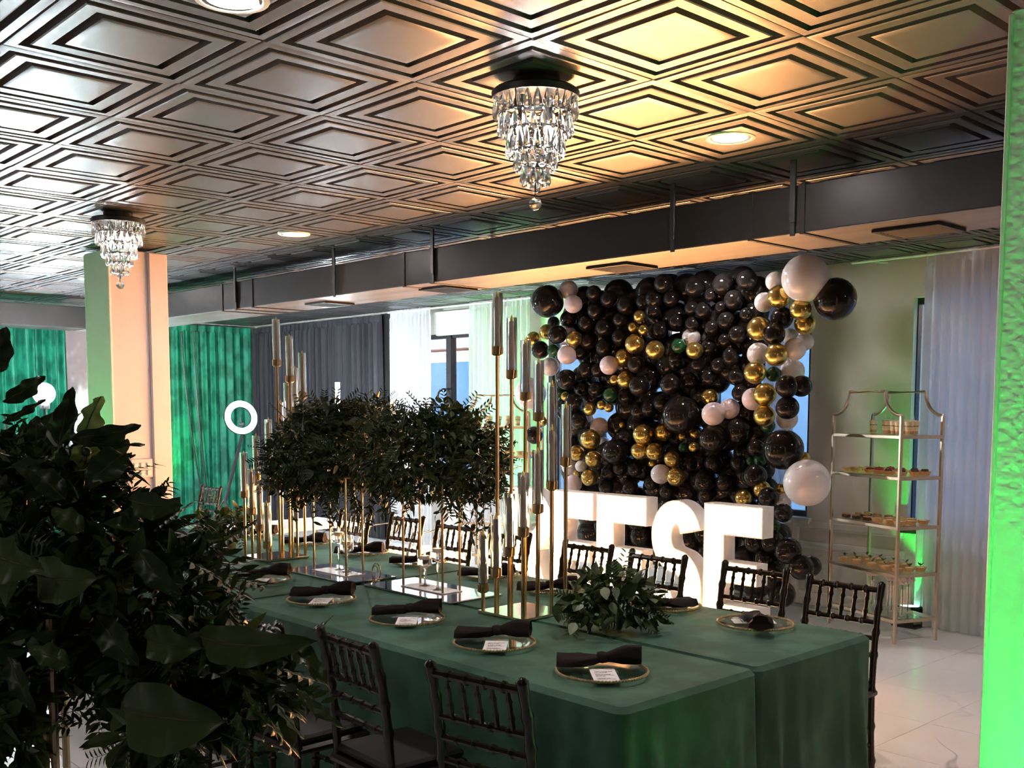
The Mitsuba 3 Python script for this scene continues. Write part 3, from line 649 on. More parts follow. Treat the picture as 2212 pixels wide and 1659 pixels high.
for v in groups_b.values(): v.sort()
seenl = {}
for c, x, y, r, l in bal:
    X = BX+(-.10, .02, .20)[l]+rr.uniform(-.025, .025)-(r-20)*.0008
    p = Xp(x, y, X); rad = r*fwd(p)/FPX/1.03
    lab = special.get((x, y))
    sz = 'small ' if r < 14 else 'large ' if r > 27 else ''
    grp = None
    if lab is None:
        st = strip_of(c, x)
        hid = l == 2 and c == 'black'; i = groups_b[(c, st, hid)].index((y, x)); fr = ' from top' if i else ''
        if not hid: lab = f'{sz}{bcol[c]}, {ORD[i]}{fr} of its colour, balloon wall {st}'; grp = f'{c} balloons on the balloon wall'
        else: lab = f'half hidden black balloon behind the others, {ORD[i]}{fr}, {st}'; grp = 'hidden black balloons of the balloon wall'
    k = thing('balloon', lab, 'balloon', grp)
    M = T().translate(p.tolist()) @ T().rotate([float(q) for q in rr.normal(size=3)/1.0], float(rr.uniform(-40, 40))) @ T().scale([float(rad)]*3)
    # necks point back into the wall
    M = T().translate(p.tolist()) @ T().rotate([0, 1, 0], float(rr.uniform(-115, -65))) @ T().rotate([1, 0, 0], float(rr.uniform(-30, 30))) @ T().scale([float(rad)]*3)
    scene[k] = at(BL[c], M)

# ---------------------------------------------------------------- small helpers for the table
def zy(x, y, py):
    """height at plan position (x, y) that shows at picture row py"""
    k = (py-H/2-PPY)/FPX; q = np.array([x, y, 0.0])-CAM; n = U_+k*_f
    return float(-(q @ n)/n[2])
def sx_of(p):
    q = np.asarray(p, float)-CAM; z = q@_f
    return W/2+PPX+FPX*(q@R_)/z, H/2+PPY-FPX*(q@U_)/z
def leaf(l=1.0, w=.4, fold=.25, curl=.25, n=6, blunt=1.0):
    """leaf along +x, width along y, face +z"""
    ts = np.linspace(0, 1, n+1); P = np.zeros((n+1, 3, 3))
    wd = w*.5*np.sin(PI*ts**(.80*blunt))**.85
    for j, s in enumerate((-1, 0, 1)):
        P[:, j, 0] = ts*l; P[:, j, 1] = s*wd; P[:, j, 2] = abs(s)*wd*fold-curl*l*ts**2
    return grid_mesh(P)
def rand_frames(n, dirs, r, droop=0.0):
    """orthonormal frames with x along dirs"""
    x = dirs/np.linalg.norm(dirs, axis=1, keepdims=True); x[:, 2] -= droop; x /= np.linalg.norm(x, axis=1, keepdims=True)
    u = r.normal(size=(n, 3))*.8+np.array([0, 0, 1.0]); y = np.cross(u, x); y /= np.linalg.norm(y, axis=1, keepdims=True); z = np.cross(x, y)
    return x, y, z
def scatter(mesh, o, x, y, z, s):
    v = np.asarray(mesh.vertices); f = np.asarray(mesh.faces); s = np.broadcast_to(s, (len(o),))[:, None, None]
    V = o[:, None]+s*(v[None, :, 0:1]*x[:, None]+v[None, :, 1:2]*y[:, None]+v[None, :, 2:3]*z[:, None])
    F = f[None]+(np.arange(len(o))*len(v))[:, None, None]
    return trimesh.Trimesh(V.reshape(-1, 3), F.reshape(-1, 3), process=False)
LEAF_A = leaf(1, .46, .25, .22, 6); LEAF_B = leaf(1, .28, .2, .3, 5); LEAF_C = leaf(1, .75, .15, .15, 6, .9)
def spray(k=6, w=.30):
    """a twig with paired leaflets along +x"""
    ms = [tube([(0, 0, 0), (.5, 0, .02), (1, 0, -.05)], [.010, .008, .004], 3, False)]
    lf = leaf(.30, w*.30, .2, .2, 3)
    for i in range(k):
        t = .15+.85*i/(k-1)
        for s in (-1, 1):
            M = rotz(s*1.0+.0*t); M[:3, 3] = (t, 0, .02-.05*t); m = lf.copy(); m.apply_transform(trimesh.transformations.rotation_matrix(s*.5, [1, 0, 0])); m.apply_transform(M); ms.append(m)
    return cat(ms)
SPRAY = spray(); SPRAY2 = spray(8, .22)

# ---------------------------------------------------------------- place settings
ch_r = .162
charger_glass = ply(lathe([(0, .004), (.105, .004), (.115, .008), (.158, .016), (.158, .018), (.114, .0105), (.105, .007), (0, .007)][::-1], 48), 'm_glass', 30)
beads = cat([moved(trimesh.creation.icosphere(1, .0060), trimesh.transformations.translation_matrix([.160*math.cos(a), .160*math.sin(a), .018])) for a in np.arange(84)*2*PI/84]+[tube([(.160*math.cos(a), .160*math.sin(a), .0155) for a in np.linspace(0, 2*PI, 61)], .0022, 5, False)])
charger_beads = ply(beads, 'm_bead', 40)
def napkin_mesh(seed):
    r = np.random.default_rng(seed); n = 40; L = .30; t = np.linspace(-1, 1, n)
    w = .015+.032*np.minimum(1, np.abs(t-.08)*1.9)**.8*(1-.25*np.clip(np.abs(t)-.75, 0, 1)); h = .013+.019*np.minimum(1, np.abs(t-.08)*1.8)
    yb = .012*np.sin(t*2.6+seed); zb = .030+.016*t+.006*np.sin(t*3)
    k = 14; P = np.zeros((n, k+1, 3))
    for i in range(n):
        a = np.linspace(0, 2*PI, k+1); rr_ = 1+.14*np.sin(3*a+t[i]*2+seed)+.10*np.sin(5*a-t[i]*3)
        rr_[-1] = rr_[0]
        P[i, :, 0] = t[i]*L/2; P[i, :, 1] = yb[i]+w[i]*rr_*np.cos(a); P[i, :, 2] = np.maximum(zb[i]+h[i]*rr_*np.sin(a), .010)
    m = grid_mesh(P)
    caps = []
    for i, s in ((0, 1), (n-1, -1)):
        c = P[i].mean(0)+np.array([s*.02, 0, 0]); v = np.vstack([P[i, :-1], c]); f = [(j, (j+1) % k, k) for j in range(k)]
        caps.append(trimesh.Trimesh(v, f if s > 0 else [(b, a, c_) for a, b, c_ in f], process=False))
    knot = lathe([(.010, -.021), (.024, -.018), (.029, 0), (.024, .018), (.010, .021)], 12)
    knot.apply_transform(trimesh.transformations.rotation_matrix(PI/2, [0, 1, 0])); knot.vertices[:, 2] *= .75; knot.apply_translation((.012, yb[int(n*.54)], .034))
    return m, cat(caps), knot
naps = []
for s in range(3):
    a, b, c = napkin_mesh(s); naps.append((ply(cat([a, b]), 'm_napkin', 40), ply(c, 'm_napkin', True)))
card_d = ply(bbox(-.045, .045, -.09, .09, 0, .0012, .0004), 'm_card')
ink_d = ply(cat([box(-.032, .032-w, y-.002, y+.002, .0013, .0016) for y, w in ((.05, .0), (.035, .02), (.012, .01), (0, .0), (-.012, .03), (-.04, .012), (-.052, .0))]), 'm_ink')
near_px = [(1300, 1452), (1068, 1390), (879, 1338), (694, 1296), (562, 1253), (420, 1220)]
far_px = [(1632, 1348), (1450, 1307), (1185, 1272), (1085, 1238), (930, 1212), (815, 1190), (690, 1170), (590, 1152)]
nl = ['nearest the front corner of the table', 'second from the front on the near row', 'third from the front on the near row', 'fourth from the front on the near row', 'by the far mirror tray on the near row', 'behind the big plant leaves on the near row']
fl = ['at the right end of the far row', 'before the glowing letter S', 'behind the near candelabra base', 'beside the near candelabra rods on the far row', 'on the far row behind the near mirror tray', 'on the far row before the sheer curtain', 'on the far row behind the far mirror tray', 'at the far end of the far row']
def setting(px, lab, ang, seed, far):
    c = Zp(*px, TZ+.012); x, y = c[0], c[1]
    x = min(max(x, TX0+.19), TXM-.2) if not far else min(max(x, TXM+.2), TX1-.19)
    t = thing('charger_plate', f'glass charger plate with beaded rim {lab}', 'plate', 'glass charger plates')
    part(t, 'dish', at(charger_glass, tr(x, y, TZ+.001))); part(t, 'bead_rim', at(charger_beads, tr(x, y, TZ+.001)), label='gold beaded rim', kind='stuff')
    t = thing('napkin', f'black knotted napkin on the plate {lab}', 'napkin', 'black knotted napkins')
    nx, ny = (.03, .02) if not far else (-.035, -.03)
    off = np.array([.045, .055]) if not far else np.array([-.06, -.05])
    M = T().translate([float(x+off[0]), float(y+off[1]), TZ+.014]) @ T().rotate([0, 0, 1], ang)
    a, b = naps[seed % 3]
    part(t, 'cloth', at(a, M)); part(t, 'knot', at(b, M))
    t = thing('menu_card', f'white printed menu card on the plate {lab}', 'card', 'menu cards on plates')
    o2 = (-.035, -.045) if not far else (.03, .03)
    M = T().translate([float(x+o2[0]), float(y+o2[1]), TZ+.0145]) @ T().rotate([0, 0, 1], ang+6)
    part(t, 'paper', at(card_d, M)); part(t, 'print', at(ink_d, M), kind='stuff')
for i, p in enumerate(near_px): setting(p, nl[i], [-47, -52, -48, -50, -46, -50][i], i, False)
for i, p in enumerate(far_px): setting(p, fl[i], [-140, 160, -50, -60, -50, -48, -52, -50][i], i+1, True)

# ---------------------------------------------------------------- candelabras
def candelabra(px, order, lab, tops):
    c = Zp(*px, TZ+.01); cx, cy = c[0], c[1]; hs = .150
    t = thing('candelabra', lab, 'candelabra', 'tall twelve-rod candelabras')
    part(t, 'base', at(ply(bbox(-hs, hs, -hs, hs, 0, .012, .002), 'm_goldmirror'), tr(cx, cy, TZ+.002)))
    cs = dict(L=(-1, 1), B=(1, 1), R=(1, -1), F=(-1, -1)); q = hs-.018
    ring = []
    for i in range(4):
        a, b = np.array(cs[order[i]], float)*q, np.array(cs[order[(i+1) % 4]], float)*q
        ring += [a+(b-a)*f for f in (0, 1/3, 2/3)]
    ring = ring[1:]+ring[:1]         # the last, lowest one stands on the first corner
    TL = 121*fwd((cx, cy, 1.3))/FPX if 'near' in lab else .245
    TL = .250
    tube_d = ply(lathe([(.0205, 0), (.0245, 0), (.0245, TL), (.0205, TL), (.0205, 0)], 24), 'm_acrylic', 30)
    holder_d = ply(lathe([(0, -.030), (.016, -.030), (.0262, -.024), (.0262, .010), (.0256, .012), (.0235, .012), (.0235, -.002), (0, -.002)], 20), 'm_gold', 30)
    cand_d = ply(lathe([(0, 0), (.0125, 0), (.0115, TL*.90), (.010, TL*.93), (0, TL*.93)], 12), 'm_wax', 30)
    fl_d = ply(lathe([(.0, -.006), (.0055, 0), (.0065, .006), (.004, .019), (0, .031)], 8), 'm_flame', True)
    for i, (dx, dy) in enumerate(ring):
        x, y = cx+dx, cy+dy; zt = zy(x, y, tops[i]); zb = zt-TL
        part(t, 'rod', ply(tube([(x, y, TZ+.013), (x, y, zb-.028)], .0088, 10), 'm_gold', 30))
        part(t, 'holder', at(holder_d, tr(x, y, zb))); part(t, 'glass_tube', at(tube_d, tr(x, y, zb+.0)))
        k = part(t, 'candle', at(cand_d, tr(x, y, zb))); part(k, 'flame', at(fl_d, tr(x, y, zb+TL*.94)))
    return cx, cy
candelabra((1132, 1320), 'LBRF', 'tall gold candelabra in front of the glowing letters, nearest the viewer', [633, 686, 735, 778, 826, 873, 923, 972, 1021, 1066, 1113, 1148])
candelabra((595, 1201), 'FRBL', 'tall gold candelabra at the far end of the table by the ring light', [690, 726, 762, 795, 827, 869, 906, 941, 978, 1014, 1049, 1086])

# ---------------------------------------------------------------- mirror trays, goblets, table marker
def tray(pxs, lab):
    P = np.array([Zp(*p, TZ+.006) for p in pxs]); x0, x1, y0, y1 = P[:, 0].min()+.02, P[:, 0].max()-.03, P[:, 1].min(), P[:, 1].max()
    t = thing('mirror_tray', lab, 'mirror tray', 'mirror trays under the centrepieces')
    part(t, 'glass', ply(bbox(x0, x1, y0, y1, TZ+.002, TZ+.010, .0025), 'm_mirror'))
    return (x0+x1)/2, (y0+y1)/2, x0, x1, y0, y1
tr2 = tray([(787, 1263), (908, 1247), (1056, 1290), (960, 1304)], 'rectangular mirror tray under the right hand greenery, nearest the viewer')
tr1 = tray([(620, 1235), (705, 1219), (860, 1244), (745, 1262)], 'rectangular mirror tray under the left hand greenery')
def goblet(px, ptop, lab):
    c = Zp(*px, TZ+.011); x, y = c[0], c[1]; h = zy(x, y, ptop)-TZ-.011; b = .095; r = .038
    t = thing('candle_goblet', lab, 'goblet', 'stemmed floating candle goblets')
    part(t, 'foot', at(ply(lathe([(0, 0), (.036, 0), (.036, .003), (.010, .008), (.005, .02), (.0048, (h-b)*.5), (.008, (h-b)*.6), (.005, (h-b)*.75), (.012, h-b), (0, h-b)], 20), 'm_crystal', 40), tr(x, y, TZ+.011)))
    part(t, 'bowl', at(ply(lathe([(.012, h-b), (r*.9, h-b+.012), (r, h-b+.022), (r, h)], 24), 'm_glass', 40), tr(x, y, TZ+.011)))
    part(t, 'water', at(ply(lathe([(0, h-b+.004), (r*.86, h-b+.014), (r*.95, h-b+.024), (r*.95, h-b+.050), (0, h-b+.050)], 24), 'm_water', 40), tr(x, y, TZ+.011)))
    t2 = thing('floating_candle', 'small lit candle floating in the '+lab[4:].split(',')[0], 'candle')
    part(t2, 'wax', at(ply(lathe([(0, 0), (r*.62, 0), (r*.72, .012), (r*.66, .020), (0, .018)], 20), 'm_wax', 40), tr(x, y, TZ+.011+h-b+.046)))
    part(t2, 'flame', emit(at(ply(lathe([(0, 0), (.006, .006), (.004, .016), (0, .026)], 8), 'm_flame', True), tr(x, y, TZ+.011+h-b+.066)), (24, 11, 3), .03))
goblet((918, 1267), 1188, 'the short glass goblet on the near mirror tray')
goblet((946, 1276), 1172, 'the tall glass goblet on the near mirror tray')
goblet((733, 1232), 1138, 'the tall glass goblet on the far mirror tray')
goblet((750, 1237), 1158, 'the short glass goblet on the far mirror tray')
c = Zp(813, 1262, TZ+.011)
t = thing('table_marker', 'small gold hoop name holder on a clear stone foot on the near mirror tray', 'table marker')
hp = [(0, .022*math.cos(a), .065+.045*math.sin(a)) for a in np.linspace(-PI/2, 1.5*PI, 25)]
part(t, 'hoop', at(ply(tube(hp, .0028, 6, False), 'm_gold', 30), tr(c[0], c[1], TZ+.011, 40)))
part(t, 'hoop', at(ply(tube([(0, .7*q[1]+.006, q[2]-.012) for q in hp], .0022, 6, False), 'm_gold', 30), tr(c[0], c[1], TZ+.011, 60)))
part(t, 'foot', at(ply(lathe([(0, 0), (.026, 0), (.028, .006), (.018, .018), (0, .020)], 10), 'm_glass'), tr(c[0], c[1], TZ+.011)))

# ---------------------------------------------------------------- tall greenery on gold stands
def foliage(t, blobs, n_stuff, n_parts, size, seed, hang=(), reject=None, spk=1.0, lm='m_leaf'):
    r = np.random.default_rng(seed)
    w = np.array([b[1][0]*b[1][1]*b[1][2] for b in blobs])**(2/3); w /= w.sum()
    def pts(n, lo, hi):
        ch = r.choice(len(blobs), n, p=w); d = r.normal(size=(n, 3)); d /= np.linalg.norm(d, axis=1, keepdims=True)
        rad = (lo**3+(hi**3-lo**3)*r.random(n))**(1/3)
        C = np.array([blobs[k][0] for k in ch]); S = np.array([blobs[k][1] for k in ch])
        o = C+d*rad[:, None]*S; 
        if reject is not None:
            k = np.array([not reject(p) for p in o]); o, d = o[k], d[k]
        return o, d+.75*r.normal(size=d.shape)
    kinds = [LEAF_A, LEAF_B, LEAF_C]
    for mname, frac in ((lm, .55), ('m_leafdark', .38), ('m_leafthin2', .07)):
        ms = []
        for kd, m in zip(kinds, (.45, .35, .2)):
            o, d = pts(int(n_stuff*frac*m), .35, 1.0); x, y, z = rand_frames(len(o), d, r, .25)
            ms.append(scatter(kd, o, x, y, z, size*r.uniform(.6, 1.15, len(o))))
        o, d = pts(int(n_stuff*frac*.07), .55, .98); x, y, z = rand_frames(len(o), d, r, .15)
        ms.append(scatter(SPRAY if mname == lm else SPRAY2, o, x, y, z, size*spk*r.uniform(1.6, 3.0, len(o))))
        part(t, {lm: 'foliage', 'm_leafdark': 'dark_foliage', 'm_leafthin2': 'thin_foliage'}[mname], ply(cat(ms), mname), kind='stuff')  # second part is darker green leaves scattered at random through the mass
    for h, L, k in hang:
        h = np.array(h)
        for q in range(k):
            st = h+r.normal(size=3)*np.array([.05, .05, .02]); n_ = 9; tt = np.linspace(0, 1, n_)
            sw = r.normal(size=2)*.35*L; cv = st+np.stack([sw[0]*tt**1.5, sw[1]*tt**1.5, -L*r.uniform(.6, 1.1)*tt], 1)
            d = r.normal(size=(n_, 3))+np.array([0, 0, -.7]); f = rand_frames(n_, d, r)
            part(t, 'hanging_sprig', ply(cat([tube(cv, .0018, 3, False), scatter(LEAF_B, cv, *f, r.uniform(.035, .06, n_))]), 'm_leafdark'))
    lds = [ply(m, mm) for m in kinds for mm in (lm, 'm_leafdark')]
    o, d = pts(n_parts, .90, 1.10); x, y, z = rand_frames(len(o), d, r, .1)
    for i in range(len(o)):
        s = size*r.uniform(.8, 1.4); part(t, 'leaf', at(lds[int(r.integers(6))], frame(o[i], x[i], y[i], z[i], (s, s, s))))
def tall_stand(trx, px, blobs_px, lab, seed, hang_px):
    cx, cy = trx[0], trx[1]; a, b = .055, .16
    t = thing('greenery_centrepiece', lab, 'centrepiece', 'tall greenery centrepieces on gold stands')
    zt = zy(cx, cy, 1030)
    for sx in (-1, 1):
        for sy in (-1, 1): part(t, 'rod', ply(tube([(cx+sx*a, cy+sy*b, TZ+.012), (cx+sx*a, cy+sy*b, zt)], .006, 8), 'm_brushgold', 30))
    part(t, 'base_plate', ply(bbox(cx-a-.01, cx+a+.01, cy-b-.01, cy+b+.01, TZ+.0105, TZ+.0155, .001), 'm_white'))
    part(t, 'top_plate', ply(bbox(cx-a-.02, cx+a+.02, cy-b-.02, cy+b+.02, zt, zt+.008, .001), 'm_brushgold'))
    D = fwd((cx, cy, 1.5)); lat = np.array([R_[0], R_[1], 0]); lat /= np.linalg.norm(lat)
    def P(x, y, dd=0):
        v = ray(x, y); return CAM+v*(D+dd)
    bl = [(P(x, y, dd), (rx*D/FPX*.98, rx*D/FPX*.85, ry*D/FPX)) for x, y, rx, ry, dd in blobs_px]
    foliage(t, bl, 3900, 150, .047, seed, [(P(x, y), L, k) for x, y, L, k in hang_px], None, 1.0, 'm_leafcp')
tall_stand(tr2, None, [(905, 985, 130, 95, 0), (1000, 990, 105, 95, -.05), (845, 985, 100, 90, .1), (960, 920, 80, 55, .0), (1040, 1010, 65, 70, .05)], 'big mound of mixed greenery on a thin gold stand, right hand one', 21, [(1040, 1085, .20, 7), (985, 1075, .12, 5), (870, 1070, .12, 4), (1080, 1040, .10, 3)])
tall_stand(tr1, None, [(690, 975, 115, 95, 0), (765, 970, 95, 95, .05), (630, 1010, 70, 70, .0), (700, 905, 70, 42, 0), (800, 900, 60, 45, .1)], 'big mound of mixed greenery on a thin gold stand, left hand one', 22, [(690, 1070, .14, 5), (745, 1075, .16, 5), (640, 1060, .12, 4), (800, 1080, .13, 4)])

# low greenery bowl and far gold pot
c = Zp(1318, 1362, TZ); x, y = c[0], c[1]
t = thing('greenery_bowl', 'low clear bowl of loose eucalyptus and greens at the front end of the table', 'flower arrangement')
part(t, 'bowl', at(ply(lathe([(0, .004), (.05, .004), (.078, .05), (.084, .10), (.082, .10), (.075, .05), (.048, .008), (0, .008)], 28), 'm_glass', 30), tr(x, y, TZ)))
part(t, 'stems', at(ply(cat([tube([(r_*math.cos(a), r_*math.sin(a), .012), (1.5*r_*math.cos(a+.5), 1.5*r_*math.sin(a+.5), .13)], .003, 5) for a, r_ in zip(np.arange(14)*.9, np.linspace(.01, .045, 14))]), 'm_stem'), tr(x, y, TZ)))
D = fwd((x, y, .95)); pm = D/FPX
def Q(px_, py_, dd=0): return CAM+ray(px_, py_)*(D+dd)
foliage(t, [(Q(1318, 1288), (95*pm, 90*pm, 42*pm)), (Q(1262, 1300), (55*pm, 60*pm, 42*pm)), (Q(1375, 1305), (50*pm, 60*pm, 40*pm)), (Q(1330, 1262), (60*pm, 60*pm, 34*pm))], 420, 80, .060, 31, (), lambda p: p[2] < TZ+.035, .7)
r = np.random.default_rng(5)
sp = [(1305, 1268), (1322, 1300), (1338, 1305), (1243, 1345), (1302, 1385), (1370, 1330), (1268, 1330), (1300, 1340), (1390, 1345)]
pd = [ply(LEAF_C, 'm_leafpale'), ply(LEAF_A, 'm_leafdark')]
for i, (a, b) in enumerate(sp):
    o = Q(a, b, -.19); f = rand_frames(1, np.array([[r.normal()*.5, r.normal()*.5, -1.0]]), r)
    part(t, 'drooping_leaf', at(pd[0 if i < 5 else 1], frame(o, f[0][0], f[1][0], f[2][0], (.055,)*3)))
for a, b, L in ((1300, 1235, .10), (1345, 1240, .08), (1230, 1290, .12), (1250, 1330, .14), (1375, 1290, .10), (1420, 1330, .10)):
    o = Q(a, b); f = rand_frames(1, (o-np.array([x, y, .86]))[None], r); part(t, 'sprig', ply(scatter(SPRAY2, o[None]-f[0]*L*.6, *f, np.array([L])), 'm_leaf'))
c = Zp(490, 1192, TZ); x, y = c[0], c[1]
t = thing('greenery_pot', 'low gold pot of greenery at the far end of the table beside the far candelabra', 'flower arrangement')
part(t, 'pot', at(ply(lathe([(0, 0), (.055, 0), (.068, .11), (.064, .11), (.052, .008), (0, .008)], 28), 'm_gold', 30), tr(x, y, TZ)))
part(t, 'soil', at(ply(lathe([(0, .098), (.063, .096)][::-1], 20), 'm_stem'), tr(x, y, TZ)))
D = fwd((x, y, .95)); pm = D/FPX
foliage(t, [(Q(480, 1135), (50*pm, 50*pm, 30*pm)), (Q(455, 1150), (30*pm, 40*pm, 30*pm)), (Q(515, 1120), (26*pm, 30*pm, 30*pm))], 380, 40, .065, 33, (), lambda p: p[2] < TZ+.05, .7)

# ---------------------------------------------------------------- dessert shelves
def etagere(Fc, Lv, Dv, zs, ztop, zsh, lab):
    """Fc front corner, Lv the long side vector, Dv the depth vector (plan)"""
    Fc, Lv, Dv = [np.array([*q, 0.0]) for q in (Fc, Lv, Dv)]
    Ln, Dn = np.linalg.norm(Lv), np.linalg.norm(Dv); ex, ey = Lv/Ln, Dv/Dn
    if np.cross(ex, ey)[2] < 0: Fc, ey = Fc+Dv, -ey
    M = np.eye(4); M[:3, 0], M[:3, 1], M[:3, 3] = ex, ey, Fc; TW = T(M)
    t = thing('dessert_shelf', lab, 'shelf', 'gold tiered dessert shelves')
    w = .011
    for v in (0, Dn):
        for u in (0, Ln): part(t, 'leg', at(ply(bbox(u-w, u+w, v-w, v+w, 0, zsh, .002), 'm_brushgold'), TW))
        cr = Ln*.24; q = []
        for a in np.linspace(0, PI/2, 9): q.append((cr*math.sin(a)*1.0, v, zsh+(ztop-zsh)*(1-math.cos(a))))
        arc = [(0, v, zsh-.01)]+q; arc2 = [(Ln-p[0], v, p[2]) for p in arc][::-1]
        part(t, 'top_frame', at(ply(tube(arc+arc2, .0125, 8), 'm_brushgold', 30), TW))
    for z in zs:
        part(t, 'shelf_rim', at(ply(cat([bbox(0, Ln, -w, w, z-.028, z-.004, .002), bbox(0, Ln, Dn-w, Dn+w, z-.028, z-.004, .002), bbox(-w, w, 0, Dn, z-.028, z-.004, .002), bbox(Ln-w, Ln+w, 0, Dn, z-.028, z-.004, .002)]), 'm_brushgold'), TW))
        part(t, 'glass_shelf', at(ply(box(w, Ln-w, w, Dn-w, z-.004, z), 'm_glass'), TW))
    return TW, Ln, Dn
Fc, Rc, Lc = [np.array([*(CAM[:2]+(Zp(*q, 0)[:2]-CAM[:2])*.98), 0.0]) for q in ((1932, 1381), (2020, 1373), (1790, 1337))]
dv, lv = (Rc-Fc)[:2], (Lc-Fc)[:2]
zs = [zy(Fc[0], Fc[1], q) for q in (940, 1030, 1138, 1241, 1339)]
SH1 = etagere(Fc[:2], lv, dv, zs, zy(Fc[0]+.1, Fc[1]+.2, 846), zy(Fc[0], Fc[1], 898), 'gold framed dessert shelf with glass tiers standing right of the balloon wall')
cup_d = ply(lathe([(.0330, .092), (.0352, .108)], 18), 'm_glass', 30)
fil = [ply(lathe([(0, .001), (.022, .001), (.0245, .024), (0, .024)], 16), 'm_biscuit', 30), ply(lathe([(0, .0242), (.0246, .0242), (.0285, .058), (0, .058)], 16), 'm_custard', 30), ply(lathe([(0, .0622), (.0292, .0622), (.0330, .092), (.014, .101), (0, .101)], 16), 'm_custard', 30), ply(lathe([(0, .0581), (.0288, .0581), (.0292, .0621), (0, .0621)], 16), 'm_choc', 30)]
spoon_d = ply(tube([(0, 0, .08), (.026, .006, .145)], .0018, 5), 'm_rod')
rs = np.random.default_rng(9)
def on_shelf(S, u, v, z, a=0): return S[0] @ T().translate([float(u*S[1]), float(v*S[2]), float(z)]) @ T().rotate([0, 0, 1], float(a))
def cups(S, uv, z, where):
    for i, (u, v) in enumerate(uv):
        t = thing('dessert_cup', f'clear cup of cream dessert, {ORD2[i]} from left, {where}', 'dessert', f'dessert cups on the {where}')
        M = on_shelf(S, u, v, z)
        part(t, 'cup', at(cup_d, M))
        for d, nm in zip(fil, ('berry_layer', 'cream_layer', 'cream_top', 'cookie_layer')): part(t, nm, at(d, M))
        part(t, 'spoon', at(spoon_d, on_shelf(S, u, v, z, rs.uniform(0, 360))))
ORD2 = ['first', 'second', 'third', 'fourth', 'fifth', 'sixth', 'seventh', 'eighth', 'ninth', 'tenth', 'eleventh', 'twelfth', 'thirteenth', 'fourteenth', 'fifteenth', 'sixteenth']
UV = [(.88, .18), (.62, .30), (.50, .45), (.42, .30), (.36, .55), (.30, .35), (.24, .6), (.18, .35), (.12, .6), (.10, .88)]
cups(SH1, UV, zs[0], 'top tier of right shelf')
tart_d = ply(lathe([(0, 0), (.024, 0), (.036, .022), (.034, .024), (.030, .017), (0, .016)], 14), 'm_pastry', 30)
berry_d = ply(cat([moved(trimesh.creation.icosphere(1, .0095), trimesh.transformations.translation_matrix([.016*math.cos(a), .016*math.sin(a), .024])) for a in np.arange(6)*PI/3]+[moved(trimesh.creation.icosphere(1, .010), trimesh.transformations.translation_matrix([0, 0, .027]))]), 'm_berry', True)
custard_d = ply(lathe([(0, .026), (.020, .023), (.030, .0175)][::-1], 14), 'm_cream', True)
choc_d = ply(cat([moved(trimesh.creation.icosphere(1, .012), trimesh.transformations.translation_matrix([.012*math.cos(a), .012*math.sin(a), .026])) for a in (0, 2.1, 4.2)]), 'm_choc', True)
leaf_d = ply(cat([moved(leaf(.03, .014, .2, .1, 3), trimesh.transformations.translation_matrix([0, 0, .03]) @ rotz(a) @ trimesh.transformations.rotation_matrix(-.8, [0, 1, 0])) for a in (0, 2.2, 4.1)]), 'm_leaf')
bar_d = ply(bbox(-.030, .030, -.020, .020, 0, .020, .003), 'm_choc'); bart_d = ply(bbox(-.029, .029, -.019, .019, .0202, .032, .004), 'm_biscuit')
RW = ['front', 'middle', 'back']
def tarts(S, z, where, kinds, rows=3, cols=6):
    i = 0
    for c_ in range(cols):
        for r_ in range(rows):
            u = .90-.80*c_/(cols-1)+rs.uniform(-.02, .02); v = .22+.56*r_/(rows-1)+rs.uniform(-.03, .03)
            k = kinds(c_)
            if k == 'bar':
                t = thing('dessert_bar', f'layered dessert bar, {RW[r_]} row, {ORD2[c_]} from left, {where}', 'dessert', f'dessert bars on the {where}'); M = on_shelf(S, u, v, z, rs.uniform(-15, 15))
                part(t, 'base', at(bar_d, M)); part(t, 'topping', at(bart_d, M)); continue
            t = thing('tartlet', f'{dict(berry="red berry", custard="custard", choc="chocolate", leaf="herb topped")[k]} tartlet, {RW[r_]} row, {ORD2[c_]} from left, {where}', 'tart', f'{k} tartlets on the {where}')
            M = on_shelf(S, u, v, z, rs.uniform(0, 360)) @ T().scale([1.25]*3)
            part(t, 'shell', at(tart_d, M)); part(t, 'filling', at({'berry': berry_d, 'custard': custard_d, 'choc': choc_d, 'leaf': custard_d}[k], M))
            if k == 'leaf': part(t, 'garnish', at(leaf_d, M))
tarts(SH1, zs[1], 'second tier of right shelf', lambda c: 'custard' if c < 2 else 'berry' if c < 4 else 'choc')
tarts(SH1, zs[2], 'third tier of right shelf', lambda c: 'bar' if c < 3 else 'custard', 3, 6)
tarts(SH1, zs[3], 'fourth tier of right shelf', lambda c: 'leaf', 3, 5)
vase_d = ply(lathe([(0, .002), (.020, .002), (.020, .20), (.0185, .20), (.0185, .006), (0, .006)], 16), 'm_glass', 30)
def rose():
    ms = []
    for rad, n, tl in ((.012, 4, .15), (.024, 6, .5), (.036, 8, .9), (.044, 9, 1.25)):
        for i in range(n):
            p = leaf(.045, .042, -.3, -.25, 4, .8); p.apply_transform(trimesh.transformations.rotation_matrix(-(PI/2-tl), [0, 1, 0]))
            p.apply_translation((rad*.35, 0, 0)); p.apply_transform(rotz(i*2*PI/n+rad*50)); ms.append(p)
    return cat(ms)
rose_d = ply(rose(), 'm_petal', True); stem_d = ply(tube([(.004, 0, .01), (-.004, .003, .12), (.003, 0, .245)], .0032, 6), 'm_stem')
rose_spots = [(.66, .45), (.50, .30), (.34, .5), (.22, .30), (.12, .62)]
